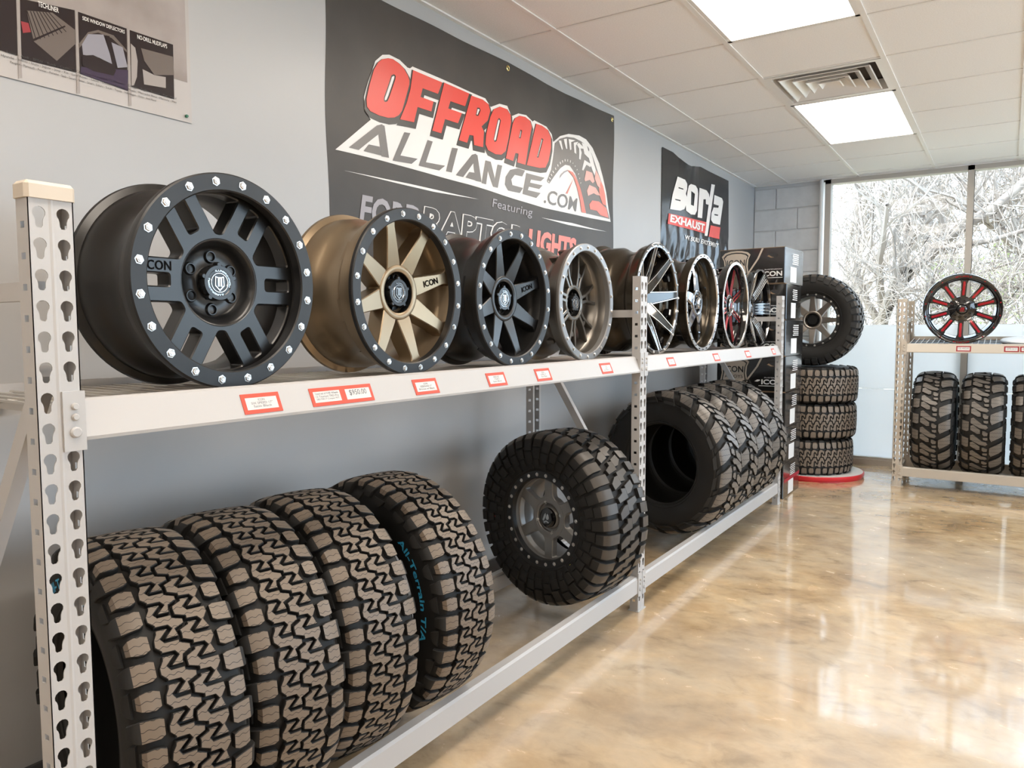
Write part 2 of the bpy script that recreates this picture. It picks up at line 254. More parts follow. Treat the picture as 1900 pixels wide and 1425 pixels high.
ART = {"red":[[[[-0.791,2.329],[-0.826,2.315],[-0.849,2.296],[-0.871,2.264],[-0.896,2.199],[-0.913,2.14],[-0.91,2.112],[-0.893,2.099],[-0.845,2.093],[-0.796,2.095],[-0.761,2.104],[-0.735,2.119],[-0.716,2.141],[-0.692,2.198],[-0.667,2.259],[-0.666,2.276],[-0.674,2.291],[-0.7,2.315],[-0.731,2.327],[-0.766,2.333]],[[-0.76,2.275],[-0.776,2.266],[-0.785,2.245],[-0.819,2.17],[-0.82,2.156],[-0.812,2.153],[-0.8,2.159],[-0.79,2.177],[-0.753,2.257],[-0.75,2.271]]],[[[-0.641,2.324],[-0.449,2.324],[-0.477,2.269],[-0.58,2.266],[-0.594,2.227],[-0.507,2.229],[-0.521,2.184],[-0.615,2.18],[-0.64,2.112],[-0.728,2.104],[-0.687,2.178],[-0.661,2.24]]],[[[-0.435,2.327],[-0.245,2.329],[-0.28,2.263],[-0.39,2.259],[-0.405,2.224],[-0.306,2.226],[-0.335,2.175],[-0.427,2.173],[-0.452,2.107],[-0.515,2.105],[-0.48,2.199]]],[[[-0.229,2.324],[-0.141,2.328],[-0.093,2.317],[-0.079,2.289],[-0.1,2.24],[-0.152,2.201],[-0.133,2.182],[-0.144,2.106],[-0.216,2.102],[-0.221,2.144],[-0.251,2.141],[-0.269,2.102],[-0.329,2.102],[-0.296,2.181]],[[-0.183,2.28],[-0.197,2.242],[-0.177,2.243],[-0.156,2.275],[-0.165,2.284]]],[[[0.001,2.328],[-0.05,2.304],[-0.079,2.261],[-0.115,2.173],[-0.123,2.124],[-0.102,2.101],[-0.037,2.094],[0.014,2.101],[0.052,2.126],[0.075,2.188],[0.099,2.276],[0.096,2.309],[0.061,2.33]],[[-0.007,2.273],[-0.018,2.262],[-0.054,2.162],[-0.044,2.15],[-0.028,2.159],[0.008,2.264]]],[[[0.185,2.327],[0.138,2.304],[0.114,2.271],[0.083,2.182],[0.055,2.092],[0.121,2.09],[0.142,2.134],[0.172,2.136],[0.161,2.091],[0.241,2.093],[0.278,2.204],[0.312,2.302],[0.292,2.328],[0.242,2.335]],[[0.193,2.261],[0.174,2.215],[0.193,2.216],[0.209,2.258]]],[[[0.356,2.326],[0.412,2.329],[0.474,2.319],[0.507,2.285],[0.507,2.231],[0.483,2.158],[0.451,2.116],[0.394,2.104],[0.255,2.094],[0.308,2.209]],[[0.412,2.264],[0.363,2.154],[0.38,2.155],[0.429,2.26]]]],"white":[[-1.079,1.917],[-0.889,2.068],[-0.921,2.102],[-0.923,2.147],[-0.9,2.211],[-0.86,2.3],[-0.821,2.334],[-0.781,2.346],[-0.72,2.343],[-0.673,2.326],[-0.657,2.327],[-0.641,2.339],[-0.114,2.34],[-0.071,2.31],[0.001,2.342],[0.069,2.348],[0.107,2.307],[0.177,2.337],[0.258,2.348],[0.325,2.331],[0.342,2.341],[0.465,2.335],[0.52,2.306],[0.535,2.268],[0.613,2.316],[0.711,2.348],[0.832,2.364],[0.917,2.359],[1.004,2.327],[1.095,2.253],[1.143,2.18],[1.186,2.093],[1.216,1.993],[1.246,1.918],[0.43,1.899],[-0.26,1.916],[-0.83,1.921]],"alliance":[[[-1.012,1.937],[-0.856,2.053],[-0.827,2.064],[-0.829,2.035],[-0.96,1.938]],[[-0.836,2.062],[-0.815,2.06],[-0.79,1.939],[-0.833,1.937],[-0.849,2.02]],[[-0.934,1.939],[-0.904,1.97],[-0.843,1.973],[-0.835,1.94]],[[-0.7,2.059],[-0.662,2.063],[-0.723,1.961],[-0.615,1.967],[-0.654,1.939],[-0.769,1.932]],[[-0.546,2.059],[-0.51,2.06],[-0.559,1.963],[-0.424,1.972],[-0.467,1.944],[-0.608,1.94]],[[-0.374,2.06],[-0.334,2.064],[-0.378,1.95],[-0.418,1.949]],[[-0.35,1.943],[-0.232,2.055],[-0.199,2.066],[-0.202,2.038],[-0.297,1.943]],[[-0.212,2.063],[-0.189,2.061],[-0.159,1.942],[-0.207,1.94],[-0.225,2.03]],[[-0.28,1.944],[-0.253,1.973],[-0.213,1.976],[-0.207,1.942]],[[-0.123,2.049],[-0.078,2.051],[-0.041,1.974],[-0.016,2.049],[0.025,2.051],[-0.016,1.937],[-0.06,1.936],[-0.104,2.004],[-0.121,1.937],[-0.159,1.937]],[[0.241,2.064],[0.168,2.063],[0.098,2.043],[0.059,2.003],[0.051,1.964],[0.082,1.939],[0.192,1.943],[0.221,1.973],[0.121,1.972],[0.11,1.998],[0.141,2.026],[0.212,2.029]],[[0.254,2.054],[0.444,2.061],[0.403,2.036],[0.3,2.028],[0.291,2.011],[0.421,2.017],[0.385,1.992],[0.278,1.988],[0.268,1.969],[0.398,1.973],[0.351,1.94],[0.216,1.942]]],"lines":[[[-1.04,1.847],[-0.666,1.856],[-0.18,1.859],[-0.509,1.846]],[[0.403,1.844],[0.754,1.856],[1.194,1.852],[0.714,1.84]]],"arch":[[0.552,2.265],[0.606,2.3],[0.688,2.327],[0.772,2.339],[0.85,2.336],[0.94,2.321],[0.996,2.286],[1.034,2.246],[1.078,2.194],[1.107,2.164],[1.137,2.126],[1.168,2.069],[1.184,2.006],[1.23,1.934],[0.93,1.934],[0.924,1.94],[0.889,2.009],[0.844,2.085],[0.791,2.142],[0.722,2.174],[0.664,2.168],[0.607,2.139],[0.543,2.085],[0.493,2.038],[0.467,2.048],[0.512,2.114],[0.531,2.18]],"lugw":[[[0.59,2.286],[0.618,2.292],[0.635,2.248],[0.624,2.242]],[[0.647,2.306],[0.684,2.316],[0.688,2.26],[0.671,2.257]],[[0.704,2.318],[0.785,2.326],[0.734,2.307],[0.738,2.266],[0.721,2.26]],[[0.764,2.31],[0.817,2.325],[0.791,2.298],[0.797,2.253],[0.773,2.256]],[[0.829,2.289],[0.802,2.306],[0.824,2.322],[0.886,2.306],[0.884,2.298],[0.846,2.293],[0.861,2.273],[0.851,2.23],[0.832,2.231]],[[0.859,2.329],[0.922,2.326],[0.941,2.3],[0.987,2.284],[0.978,2.253],[0.934,2.261],[0.895,2.271],[0.877,2.305]],[[0.896,2.238],[0.95,2.231],[0.987,2.229],[0.974,2.208],[0.923,2.214],[0.887,2.174],[0.871,2.176]],[[0.954,2.313],[0.991,2.281],[1.02,2.235],[1.044,2.205],[1.03,2.169],[0.997,2.197],[0.973,2.227],[0.95,2.26]]],"lugp":[[[0.923,2.181],[0.997,2.18],[1.031,2.135],[1.007,2.119],[0.97,2.134],[0.915,2.117],[0.904,2.127]],[[1.044,2.205],[1.083,2.178],[1.112,2.148],[1.103,2.103],[1.064,2.115],[1.031,2.152]],[[0.966,2.104],[1.045,2.099],[1.104,2.06],[1.055,2.058],[1.022,2.063],[0.952,2.038],[0.938,2.066]]],"lugr":[[[1.004,2.018],[1.085,2.023],[1.184,1.993],[1.21,1.938],[1.105,1.943],[1.061,1.964],[0.981,1.962],[0.969,1.99]],[[1.112,2.148],[1.142,2.122],[1.168,2.069],[1.178,2.009],[1.134,2.012],[1.094,2.059],[1.084,2.1]]],"ticks":[[[0.476,2.052],[0.47,2.049],[0.486,2.042],[0.492,2.045]],[[0.492,2.072],[0.485,2.069],[0.499,2.061],[0.506,2.064]],[[0.509,2.092],[0.502,2.089],[0.514,2.08],[0.521,2.083]],[[0.529,2.112],[0.521,2.11],[0.531,2.1],[0.539,2.103]],[[0.553,2.134],[0.546,2.131],[0.554,2.121],[0.561,2.123]],[[0.578,2.156],[0.571,2.153],[0.577,2.142],[0.585,2.145]],[[0.607,2.174],[0.599,2.172],[0.603,2.16],[0.611,2.162]],[[0.633,2.187],[0.625,2.186],[0.628,2.174],[0.636,2.175]],[[0.663,2.199],[0.655,2.197],[0.656,2.185],[0.665,2.187]],[[0.695,2.204],[0.687,2.202],[0.686,2.189],[0.694,2.191]],[[0.73,2.205],[0.722,2.203],[0.719,2.19],[0.728,2.191]],[[0.762,2.197],[0.753,2.196],[0.751,2.189],[0.759,2.19]],[[0.79,2.186],[0.782,2.185],[0.778,2.178],[0.787,2.178]],[[0.816,2.17],[0.808,2.17],[0.803,2.162],[0.811,2.162]],[[0.836,2.149],[0.828,2.149],[0.822,2.141],[0.83,2.141]],[[0.851,2.126],[0.844,2.127],[0.836,2.119],[0.844,2.118]],[[0.866,2.102],[0.859,2.103],[0.85,2.095],[0.857,2.094]]],"redarc":[[0.684,2.144],[0.756,2.143],[0.799,2.119],[0.853,2.07],[0.893,2.009],[0.928,1.934],[0.873,1.932],[0.849,2.003],[0.81,2.067],[0.767,2.115],[0.722,2.132]],"greyarc":[[0.591,2.077],[0.615,2.107],[0.647,2.128],[0.689,2.144],[0.689,2.137],[0.652,2.122],[0.623,2.104]],"needle":[[0.765,2.109],[0.689,2.011],[0.671,2.01]],"com":[0.432,0.818,1.932,1.997],"com_q":[[0.426,1.929],[0.814,1.93],[0.827,2.004],[0.485,1.997]],"feat_q":[[-0.074,1.843],[0.303,1.83],[0.313,1.872],[-0.056,1.882]],"ford_q":[[-0.965,1.69],[-0.619,1.673],[-0.598,1.776],[-0.945,1.766]],"raptor_q":[[-0.6,1.678],[0.247,1.652],[0.261,1.781],[-0.579,1.778]],"lights_q":[[0.261,1.661],[0.779,1.637],[0.804,1.776],[0.296,1.774]],"borla":[[[[2.375,2.383],[2.522,2.382],[2.568,2.358],[2.57,2.32],[2.544,2.279],[2.572,2.257],[2.565,2.212],[2.522,2.162],[2.444,2.14],[2.242,2.126],[2.288,2.241]],[[2.403,2.309],[2.49,2.311],[2.494,2.303],[2.39,2.299]],[[2.335,2.213],[2.441,2.219],[2.438,2.209],[2.342,2.205]]],[[[2.649,2.37],[2.761,2.375],[2.81,2.356],[2.821,2.325],[2.798,2.185],[2.752,2.147],[2.659,2.138],[2.558,2.154],[2.548,2.185],[2.579,2.303],[2.604,2.351]],[[2.661,2.318],[2.745,2.308],[2.721,2.211],[2.656,2.212]]],[[[2.857,2.373],[3.037,2.38],[3.1,2.359],[3.118,2.328],[3.094,2.27],[3.022,2.267],[3.02,2.306],[2.96,2.297],[2.927,2.141],[2.814,2.134]]],[[[3.158,2.449],[3.243,2.456],[3.075,2.013],[2.997,2.008]]],[[[3.237,2.372],[3.425,2.371],[3.46,2.347],[3.392,2.14],[3.216,2.134],[3.162,2.156],[3.17,2.212],[3.221,2.266],[3.34,2.278],[3.35,2.297],[3.219,2.294]],[[3.245,2.215],[3.339,2.22],[3.332,2.209],[3.245,2.204]]]],"bred":[[[2.219,2.093],[3.049,2.122],[3.009,2.026],[2.205,2.016]],[[3.154,2.11],[3.404,2.12],[3.376,2.018],[3.106,2.012]]],"exh_q":[[2.242,2.033],[2.972,2.036],[2.993,2.102],[2.251,2.091]],"exc_q":[[2.531,1.933],[3.347,1.941],[3.36,1.977],[2.542,1.969]],"bout":[[2.077,2.547],[3.565,2.541],[3.64,2.255],[3.658,1.957],[2.171,1.829]],"panels":[[[-2.207,2.077],[-2.159,2.084],[-2.162,1.941],[-2.213,1.943]],[[-2.15,2.085],[-2.015,2.102],[-2.018,1.939],[-2.153,1.936]],[[-2.006,2.101],[-1.872,2.1],[-1.875,1.927],[-2.008,1.939]],[[-1.863,2.099],[-1.729,2.099],[-1.731,1.939],[-1.865,1.942]]],"liner":[[-2.136,2.06],[-2.073,2.076],[-2.016,2.05],[-2.016,2.015],[-2.067,1.955],[-2.122,1.988]],"linerg":[[[-2.136,2.059],[-2.134,2.06],[-2.115,1.993],[-2.117,1.992]],[[-2.128,2.061],[-2.126,2.062],[-2.105,1.999],[-2.107,1.998]],[[-2.121,2.063],[-2.119,2.064],[-2.094,2.005],[-2.096,2.004]],[[-2.113,2.065],[-2.111,2.066],[-2.083,2.012],[-2.085,2.011]],[[-2.106,2.067],[-2.104,2.068],[-2.072,2.018],[-2.074,2.017]],[[-2.098,2.069],[-2.096,2.07],[-2.061,2.025],[-2.063,2.024]],[[-2.091,2.071],[-2.089,2.072],[-2.05,2.032],[-2.052,2.03]],[[-2.083,2.073],[-2.081,2.074],[-2.039,2.038],[-2.041,2.037]]],"linerc":[[-2.127,1.991],[-2.043,2.053],[-2.041,2.05],[-2.124,1.987]],"tail":[[-2.151,2.029],[-2.133,2.03],[-2.128,2.009],[-2.147,2.001]],"glass":[[-2.0,2.017],[-1.982,2.05],[-1.94,2.062],[-1.925,2.018],[-1.916,1.987],[-1.954,1.996],[-1.998,1.991]],"glass2":[[-1.918,2.048],[-1.886,2.044],[-1.874,1.993],[-1.903,1.983]],"pillar":[[-1.934,2.062],[-1.923,2.063],[-1.906,1.979],[-1.916,1.976]],"roof":[[-2.009,2.015],[-1.982,2.055],[-1.954,2.07],[-1.911,2.069],[-1.873,2.039],[-1.874,2.033],[-1.917,2.06],[-1.954,2.063],[-1.977,2.051],[-2.008,2.004]],"mirror":[[-2.001,1.988],[-1.971,1.998],[-1.914,1.988],[-1.909,1.973],[-1.916,1.958],[-1.972,1.955],[-2.002,1.963]],"door":[[-2.005,1.957],[-1.873,1.985],[-1.876,1.928],[-2.007,1.939]],"flap":[[-1.832,2.058],[-1.732,2.063],[-1.73,2.01],[-1.793,1.993],[-1.823,2.025]],"flap2":[[-1.829,2.0],[-1.793,1.993],[-1.757,1.997],[-1.758,1.965],[-1.826,1.958]],"wheelp":[[-1.862,2.062],[-1.849,2.054],[-1.843,2.019],[-1.847,1.973],[-1.857,1.947],[-1.864,1.944]],"t_tech":[[-2.108,2.08],[-2.061,2.085],[-2.057,2.093],[-2.107,2.091]],"t_side":[[-1.996,2.084],[-1.882,2.083],[-1.879,2.093],[-1.995,2.092]],"t_mud":[[-1.842,2.081],[-1.751,2.082],[-1.75,2.093],[-1.84,2.091]],"t_l1":[[-2.187,1.911],[-1.734,1.918],[-1.734,1.925],[-2.187,1.918]],"t_l2":[[-2.202,1.899],[-1.734,1.91],[-1.734,1.916],[-2.201,1.906]],"t_l3":[[-2.188,1.898],[-1.815,1.9],[-1.815,1.906],[-2.187,1.905]],"strip":[[[-2.159,2.087],[-2.151,2.089],[-2.154,1.888],[-2.162,1.885]],[[-2.014,2.105],[-2.007,2.103],[-2.01,1.886],[-2.018,1.885]],[[-1.871,2.101],[-1.864,2.101],[-1.866,1.888],[-1.874,1.886]]],"sky":[[-1.898,2.17],[-1.803,2.203],[-1.8,2.2],[-1.847,2.185]],"pin":[-1.693,1.898],"pout":[[-1.667,2.251],[-1.675,1.883],[-2.202,1.88]]}
# ================================================================== THE ROOM
H = 2.62; YF = 4.459; XR = 5.6; YB = -5.6; G = .6096; XA = .3235
fl = MB().add([(-.15, YB-.15, 0), (XR+.15, YB-.15, 0), (XR+.15, YF+.1, 0), (-.15, YF+.1, 0), (-.15, YB-.15, -.1), (XR+.15, YB-.15, -.1), (XR+.15, YF+.1, -.1), (-.15, YF+.1, -.1)],
              [(0, 1, 2, 3), (7, 6, 5, 4), (0, 4, 5, 1), (1, 5, 6, 2), (2, 6, 7, 3), (3, 7, 4, 0)]).build('floor', 'concrete'); struct(fl)
struct(MB().box(-.15, 0, YB-.15, YF+.15, 0, H+.3).build('wall_left', 'wall_paint'))
struct(MB().box(0, XR, YB-.15, YB, 0, H+.3).build('wall_back', 'wall_paint'))
struct(MB().box(0, .012, YB, YF, 0, .10).build('baseboard_left', 'base_vinyl'))
# far wall: painted concrete blocks, running bond
wf = struct(MB().box(0, .62, YF+.012, YF+.2, 0, H+.3).build('wall_far', 'joint_paint'))
bw, bh = .406, .2032
full = MB().bevbox(0, bw-.009, 0, bh-.009, 0, .012, .004)
def block_mesh(wd, ht):
    o = MB().bevbox(0, wd, 0, ht, 0, .013, .004); o.v = [(x, YF+.013-z, y) for x, y, z in o.v]
    ob = o.build('block', 'block_paint', wf); return ob
cache = {}
zc = 0; row = 0
zs = [H-.026-bh*k for k in range(0, 14)]
for row, z1 in enumerate(zs):
    z0 = max(z1-bh, 0); off = 0 if row % 2 else -.2
    if z1 <= .02: break
    x = off
    while x < .62:
        a, b = max(x, 0), min(x+bw, .62)
        if b-a > .03:
            key = (round(b-a, 3), round(z1-z0, 3))
            if key not in cache:
                ob = block_mesh(b-a-.009, z1-z0-.009); cache[key] = ob.data
            else:
                ob = link('block', cache[key], wf)
            ob.location = (a+.0045, 0, z0+.0045)
        x += bw
# ceiling: structural slab above, lay-in tiles and T-bars as parts
ce = struct(MB().box(-.15, XR+.15, YB-.15, YF+.25, H+.12, H+.3).build('ceiling', 'slab'))
xs = [XA+k*G for k in range(0, 9)]; xl = [0]+xs+[XR]
ys = [j*G for j in range(-9, 8)]; yl = [YB]+ys+[YF]
for x in xs: MB().box(x-.012, x+.012, YB, YF, H, H+.03).build('grid_bar', 'grid_paint', ce)
for y in ys:
    for a, b in zip(xl[:-1], xl[1:]): MB().box(a+.012, b-.012, y-.007, y+.007, H+.002, H+.03).build('cross_bar', 'grid_paint', ce)
MB().box(0, .022, YB, YF, H-.002, H+.03).build('edge_angle', 'grid_paint', ce); MB().box(0, XR, YF-.022, YF, H-.002, H+.03).build('edge_angle', 'grid_paint', ce)
def cell(x, y): return min(range(len(xs)-1), key=lambda k: abs(xs[k]+G/2-x)), round((y-G/2)/G)
lights = []
for cx in (xs[1]+G/2, xs[5]+G/2):
    for j in (-9, -5, -1, 3): lights.append((cx, (j+1)*G))
lightcells = set()
for cx, cy in lights:
    for dy in (-G/2, G/2): lightcells.add((round(cx, 2), round(cy+dy, 2)))
vents = [(xs[1]+G/2, 2*G+G/2)]
ventcells = {(round(a, 2), round(b, 2)) for a, b in vents}
tcache = {}
for a, b in zip(xl[:-1], xl[1:]):
    for c, d in zip(yl[:-1], yl[1:]):
        k = (round((a+b)/2, 2), round((c+d)/2, 2))
        if k in lightcells or k in ventcells or b-a < .08 or d-c < .05: continue
        key = (round(b-a, 3), round(d-c, 3))
        if key not in tcache:
            wd, dp = b-a-.004, d-c-.004
            mb = MB().bevbox(-wd/2, wd/2, -dp/2, dp/2, 0, .018, .008); mb.v = [(x, -y, H+.023-z) for x, y, z in mb.v]
            ob = mb.build('ceiling_tile', 'ceiling_tile', ce); tcache[key] = ob.data
        else: ob = link('ceiling_tile', tcache[key], ce)
        ob.location = ((a+b)/2, (c+d)/2, 0)
# troffer lights (2 x 4 ft)
tl = ['warm square ceiling light panel past the air vent, toward the window', 'warm ceiling light panel cut by the top edge, before the air vent',
      'ceiling light panel above the near end of the long rack', 'ceiling light panel at the back of the room beside left wall',
      'ceiling light panel on the right side, nearest the far window wall', 'ceiling light panel on the right side, second from far window wall',
      'ceiling light panel on the right side, third from far window wall', 'ceiling light panel on the right side, by the back wall']
k = 0
for cx, cy in sorted(lights, key=lambda p: (p[0], -p[1])):
    lab = tl[k]
    t = thing('ceiling_light', lab, 'light', (cx, cy, H), 'recessed ceiling light panels'); k += 1
    wd, dp = G/2-.012, G-.012
    fr_ = MB()
    for x0, x1, y0, y1 in ((-wd, -wd+.02, -dp, dp), (wd-.02, wd, -dp, dp), (-wd, wd, -dp, -dp+.02), (-wd, wd, dp-.02, dp)): fr_.box(x0, x1, y0, y1, .001, .05)
    fr_.build('frame', 'white_metal', t); MB().box(-wd+.02, wd-.02, -dp+.02, dp-.02, .008, .012).build('diffuser', 'light_panel', t)
    MB().box(-wd, wd, -dp, dp, .05, .08).build('housing', 'white_metal', t)
# air vent with nested louvres
for cx, cy in vents:
    t = thing('ceiling_vent', 'white square air vent with nested louvres between two light panels', 'vent', (cx, cy, H))
    MB().box(-.29, .29, -.29, .29, .07, .08).build('duct_back', 'vent_dark', t)
    o_ = MB()
    sq = lambda h, z: [(-h, -h, z), (h, -h, z), (h, h, z), (-h, h, z)]
    def ring4(mb, h0, z0, h1, z1): mb.add(sq(h0, z0)+sq(h1, z1), [(i, (i+1) % 4, 4+(i+1) % 4, 4+i) for i in range(4)])
    ring4(o_, .293, .0, .262, .0); ring4(o_, .262, 0, .255, .06); ring4(o_, .293, 0, .293, .06); o_.build('frame', 'white_metal', t)
    for h in (.235, .175, .115, .06):
        l = MB(); ring4(l, h, -.004, h-.006, -.006); ring4(l, h, -.004, h-.045, .045); ring4(l, h-.006, -.006, h-.052, .042); l.build('louvre', 'white_metal', t)
# ---- window wall at the far end
ZT, ZS, ZF = H-.01, .07, 1.28
edges = [.655, 1.79, 2.93, 4.07, 5.2]
wi = 0
for a, b in zip(edges[:-1], edges[1:]):
    wi += 1
    f = MB().box(a, a+.05, YF-.02, YF+.09, 0, H).box(a, b, YF-.02, YF+.09, 0, ZS).box(a, b, YF-.02, YF+.09, ZT-.03, H).box(b, b+.05, YF-.018, YF+.088, 0, H)
    wo = struct(f.build('window_%d' % wi, 'alu_frame'))
    MB().box(a+.05, b, YF+.03, YF+.036, ZS, ZT-.03).build('pane', 'glass', wo)
    MB().box(a+.052, b-.002, YF+.022, YF+.026, ZS+.002, (ZF+ZS)/2+.02).build('frosted_film', 'film', wo)
    MB().box(a+.052, b-.002, YF+.022, YF+.026, (ZF+ZS)/2+.023, ZF).build('frosted_film', 'film', wo)
struct(MB().box(edges[-1]+.05, XR+.1, YF, YF+.2, 0, H+.1).build('wall_far_end', 'wall_paint'))
struct(MB().box(0, XR, YF+.1, YF+.25, H, H+.3).build('wall_header', 'wall_paint'))
struct(MB().box(.655, XR, YF-.045, YF-.022, 0, .05).build('trim_1', 'alu_frame'))
cd = tag(MB().tube([(.625, YF-.03, 0), (.625, YF-.03, H)], .016, 10).build('conduit_pipe', 'conduit', smooth=60), 'white vertical conduit pipe beside the window frame on block wall', 'pipe')
# ---- right side storefront glazing (outside the frame, lets the daylight in)
redges = [-1.6, .2, 2.0, 3.8]
for a, b in zip(redges[:-1], redges[1:]):
    wi += 1
    f = MB().box(XR, XR+.1, a, a+.05, 0, H).box(XR, XR+.1, a, b, 0, .80).box(XR, XR+.1, a, b, H-.12, H).box(XR+.002, XR+.098, b, b+.05, 0, H)
    wo = struct(f.build('window_%d' % wi, 'alu_frame')); MB().box(XR+.045, XR+.05, a+.05, b, .80, H-.12).build('pane', 'glass', wo)
struct(MB().box(XR, XR+.15, YB, redges[0], 0, H+.1).build('wall_right', 'wall_paint')); struct(MB().box(XR, XR+.15, redges[-1]+.05, YF+.1, 0, H+.1).build('wall_right_end', 'wall_paint'))

# ================================================================== RACKS  (local: x=0 front face, -x to the back, y along)
DEPTH, PW, PD, PH, HP = .58, .072, .038, 1.475, .0508
def upright_data():
    mb = MB()
    def keyhole(cy, cz):
        pts = [(cy+.0105*math.cos(a), cz+.0105*math.sin(a)) for a in [math.radians(d) for d in range(-45, 226, 27)]]
        return pts+[(cy-.0060, cz-.0125), (cy-.0056, cz-.0205), (cy-.003, cz-.0240), (cy+.003, cz-.0240), (cy+.0056, cz-.0205), (cy+.0060, cz-.0125)]
    loops = [[(-PW/2, 0), (PW/2, 0), (PW/2, PH), (-PW/2, PH)]]
    n = int((PH-.05)/HP)
    for k in range(n):
        for cy in (-.019, .019): loops.append(keyhole(cy, PH-.035-k*HP))
    v, f = curve_mesh(loops, .001); mb.add([(z-.001, y, x) for y, x, z in v], f)
    loops = [[(-PD, 0), (0, 0), (0, PH), (-PD, PH)]]
    for k in range(n):
        c = PH-.06-k*HP; loops.append([(-.026, c), (-.012, c), (-.012, c+.011), (-.026, c+.011)])
    v, f = curve_mesh(loops, .001)
    for s in (-1, 1): mb.add([(x, s*(PW/2-.001)+z, y) for x, y, z in v], f)
    mb.box(-PD, -PD+.002, -PW/2, -PW/2+.014, 0, PH).box(-PD, -PD+.002, PW/2-.014, PW/2, 0, PH)
    # shallow rib pressed down the middle of the face
    mb.add([(0, -.004, 0), (.0012, 0, 0), (0, .004, 0), (0, -.004, PH), (.0012, 0, PH), (0, .004, PH)], [(0, 1, 4, 3), (1, 2, 5, 4)])
    return mb
UP = {}
BPROF = [(.002, 1.060), (.0035, 1.066), (-.022, 1.126), (-.030, 1.130), (-.042, 1.130), (-.042, 1.112), (-.058, 1.112), (-.058, 1.060)]
LPROF = [(.0, .085), (.0, .150), (-.006, .158), (-.034, .158), (-.034, .145), (-.042, .145), (-.042, .085)]
ZD = 1.116
def make_rack(root, posts, paint, diag, caps=(), rise=0.):
    """posts: centre y of each frame"""
    if paint not in UP:
        o = upright_data().build('upright', paint); UP[paint] = o.data; bpy.data.objects.remove(o)
    for i, py in enumerate(posts):
        for back in (0, 1):
            u = link('upright', UP[paint], root, PI if back else 0, (-DEPTH if back else 0, py, 0))
            if back: u.location = (-DEPTH, py, 0)
            f = MB().box(-.046, .006, -PW/2-.004, PW/2+.004, 0, .004); fo = f.build('foot', paint, u)
            if (i, back) in caps:
                MB().bevbox(-PD-.004, .004, -PW/2-.004, PW/2+.004, PH-.012, PH+.016, .006).build('cap', 'cap_plastic', u)
        for z in (1.315, .12):
            MB().box(-DEPTH+PD, -PD, py-.012, py+.012, z-.016, z+.016).build('strut', paint, root)
        for (xa, za, xb, zb) in diag[i]:
            d = Vector((xb-xa, 0, zb-za)).normalized(); nrm = Vector((-d.z, 0, d.x))*.016
            a, b = Vector((xa, py, za)), Vector((xb, py, zb)); m_ = MB(); vv = []
            for p in (a, b):
                for sx, sy in ((-1, -.012), (1, -.012), (1, .012), (-1, .012)): vv.append(p+nrm*sx+Vector((0, sy, 0)))
            m_.add(vv, [(3, 2, 1, 0), (4, 5, 6, 7), (0, 1, 5, 4), (1, 2, 6, 5), (2, 3, 7, 6), (3, 0, 4, 7)]).build('brace', paint, root)
    for a, b in zip(posts[:-1], posts[1:]):
        y0, y1 = a+PW/2, b-PW/2
        for prof, nm in ((BPROF, 'shelf_beam'), (LPROF, 'base_beam')):
            for back in (0, 1):
                t = (lambda x: -DEPTH-x) if back else (lambda x: x)
                dz = rise if back and nm == 'shelf_beam' else 0.
                bo = MB().prism(prof, lambda p, q: (t(p), y0, q+dz), lambda p, q: (t(p), y1, q+dz)).build(nm, paint, root)
                zb, zt = min(q for _, q in prof)+dz, max(q for _, q in prof)+dz
                for ye, sg in ((y0, -1), (y1, 1)):
                    xo = t(.0045); yy = ye+sg*.012
                    m_ = MB().box(min(xo, t(-.001)), max(xo, t(-.001)), min(ye-sg*.004, ye+sg*.033), max(ye-sg*.004, ye+sg*.033), zb-.016, zt+.016)
                    br = m_.build('bracket', paint, bo)
                    if not back:
                        for zz, r in ((zb+.016, .0095), (zb+.042, .006), (zb+.060, .006)):
                            c = MB().lathe([(0, .0100), (r*.75, .0100), (r, .0075), (r, -.002)], 12); c.v = [(z, x+ye+sg*.014, y+zz) for x, y, z in c.v]; br2 = c.build('rivet', paint, bo, 40)
        # wire deck: front-to-back wires on three cross wires, three panels per bay
        L = (y1-y0)/3
        for q in range(3):
            m_ = MB(); ya, yb = y0+L*q+.006, y0+L*(q+1)-.006; n = 20
            for k in range(n+1):
                y = ya+(yb-ya)*k/n
                m_.tube([(-.032, y, ZD-.0035), (-DEPTH+.032, y, ZD-.0035)], .0033, 5)
            for x in (-.05, -.20, -.38, -.53): m_.tube([(x, ya, ZD-.0105), (x, yb, ZD-.0105)], .0035, 5)
            for k in (2, 10, 18):
                y = ya+(yb-ya)*k/n; m_.box(-DEPTH+.06, -.06, y-.02, y+.02, ZD-.032, ZD-.0145)
            if rise:
                m_.v = [(x, y, z+rise*(-x-.03)/(DEPTH-.06)) for x, y, z in m_.v]
                sb = MB().box(-DEPTH+.06, -.06, ya, yb, ZD-.0145, ZD-.0135); sb.v = [(x, y, z+rise*(-x-.03)/(DEPTH-.06)) for x, y, z in sb.v]; sb.build('deck_board', 'deck_slate', root)
            m_.build('wire_deck', 'wire_zinc' if paint == 'rack_paint' else 'rack_paint', root, 60)
P1 = (-2.486, -.054, 2.371)
FX = .8014
rk = thing('storage_rack', 'long light grey steel rack of wheels and tires along left wall', 'rack', (FX, 0, 0))
make_rack(rk, P1, 'rack_paint', [[(-PD, 1.18, -DEPTH+PD, .43), (-PD, .14, -DEPTH+PD, .40)], [(-DEPTH+PD, 1.19, -PD, .37)], [(-DEPTH+PD, 1.19, -PD, .37)]], caps=((0, 0), (0, 1)))
R2X, R2Y = 1.428, 3.50
rk2 = thing('storage_rack', 'shorter beige steel rack standing in front of the window', 'rack', (R2X, R2Y, 0), rot=(0, 0, -PI/2))
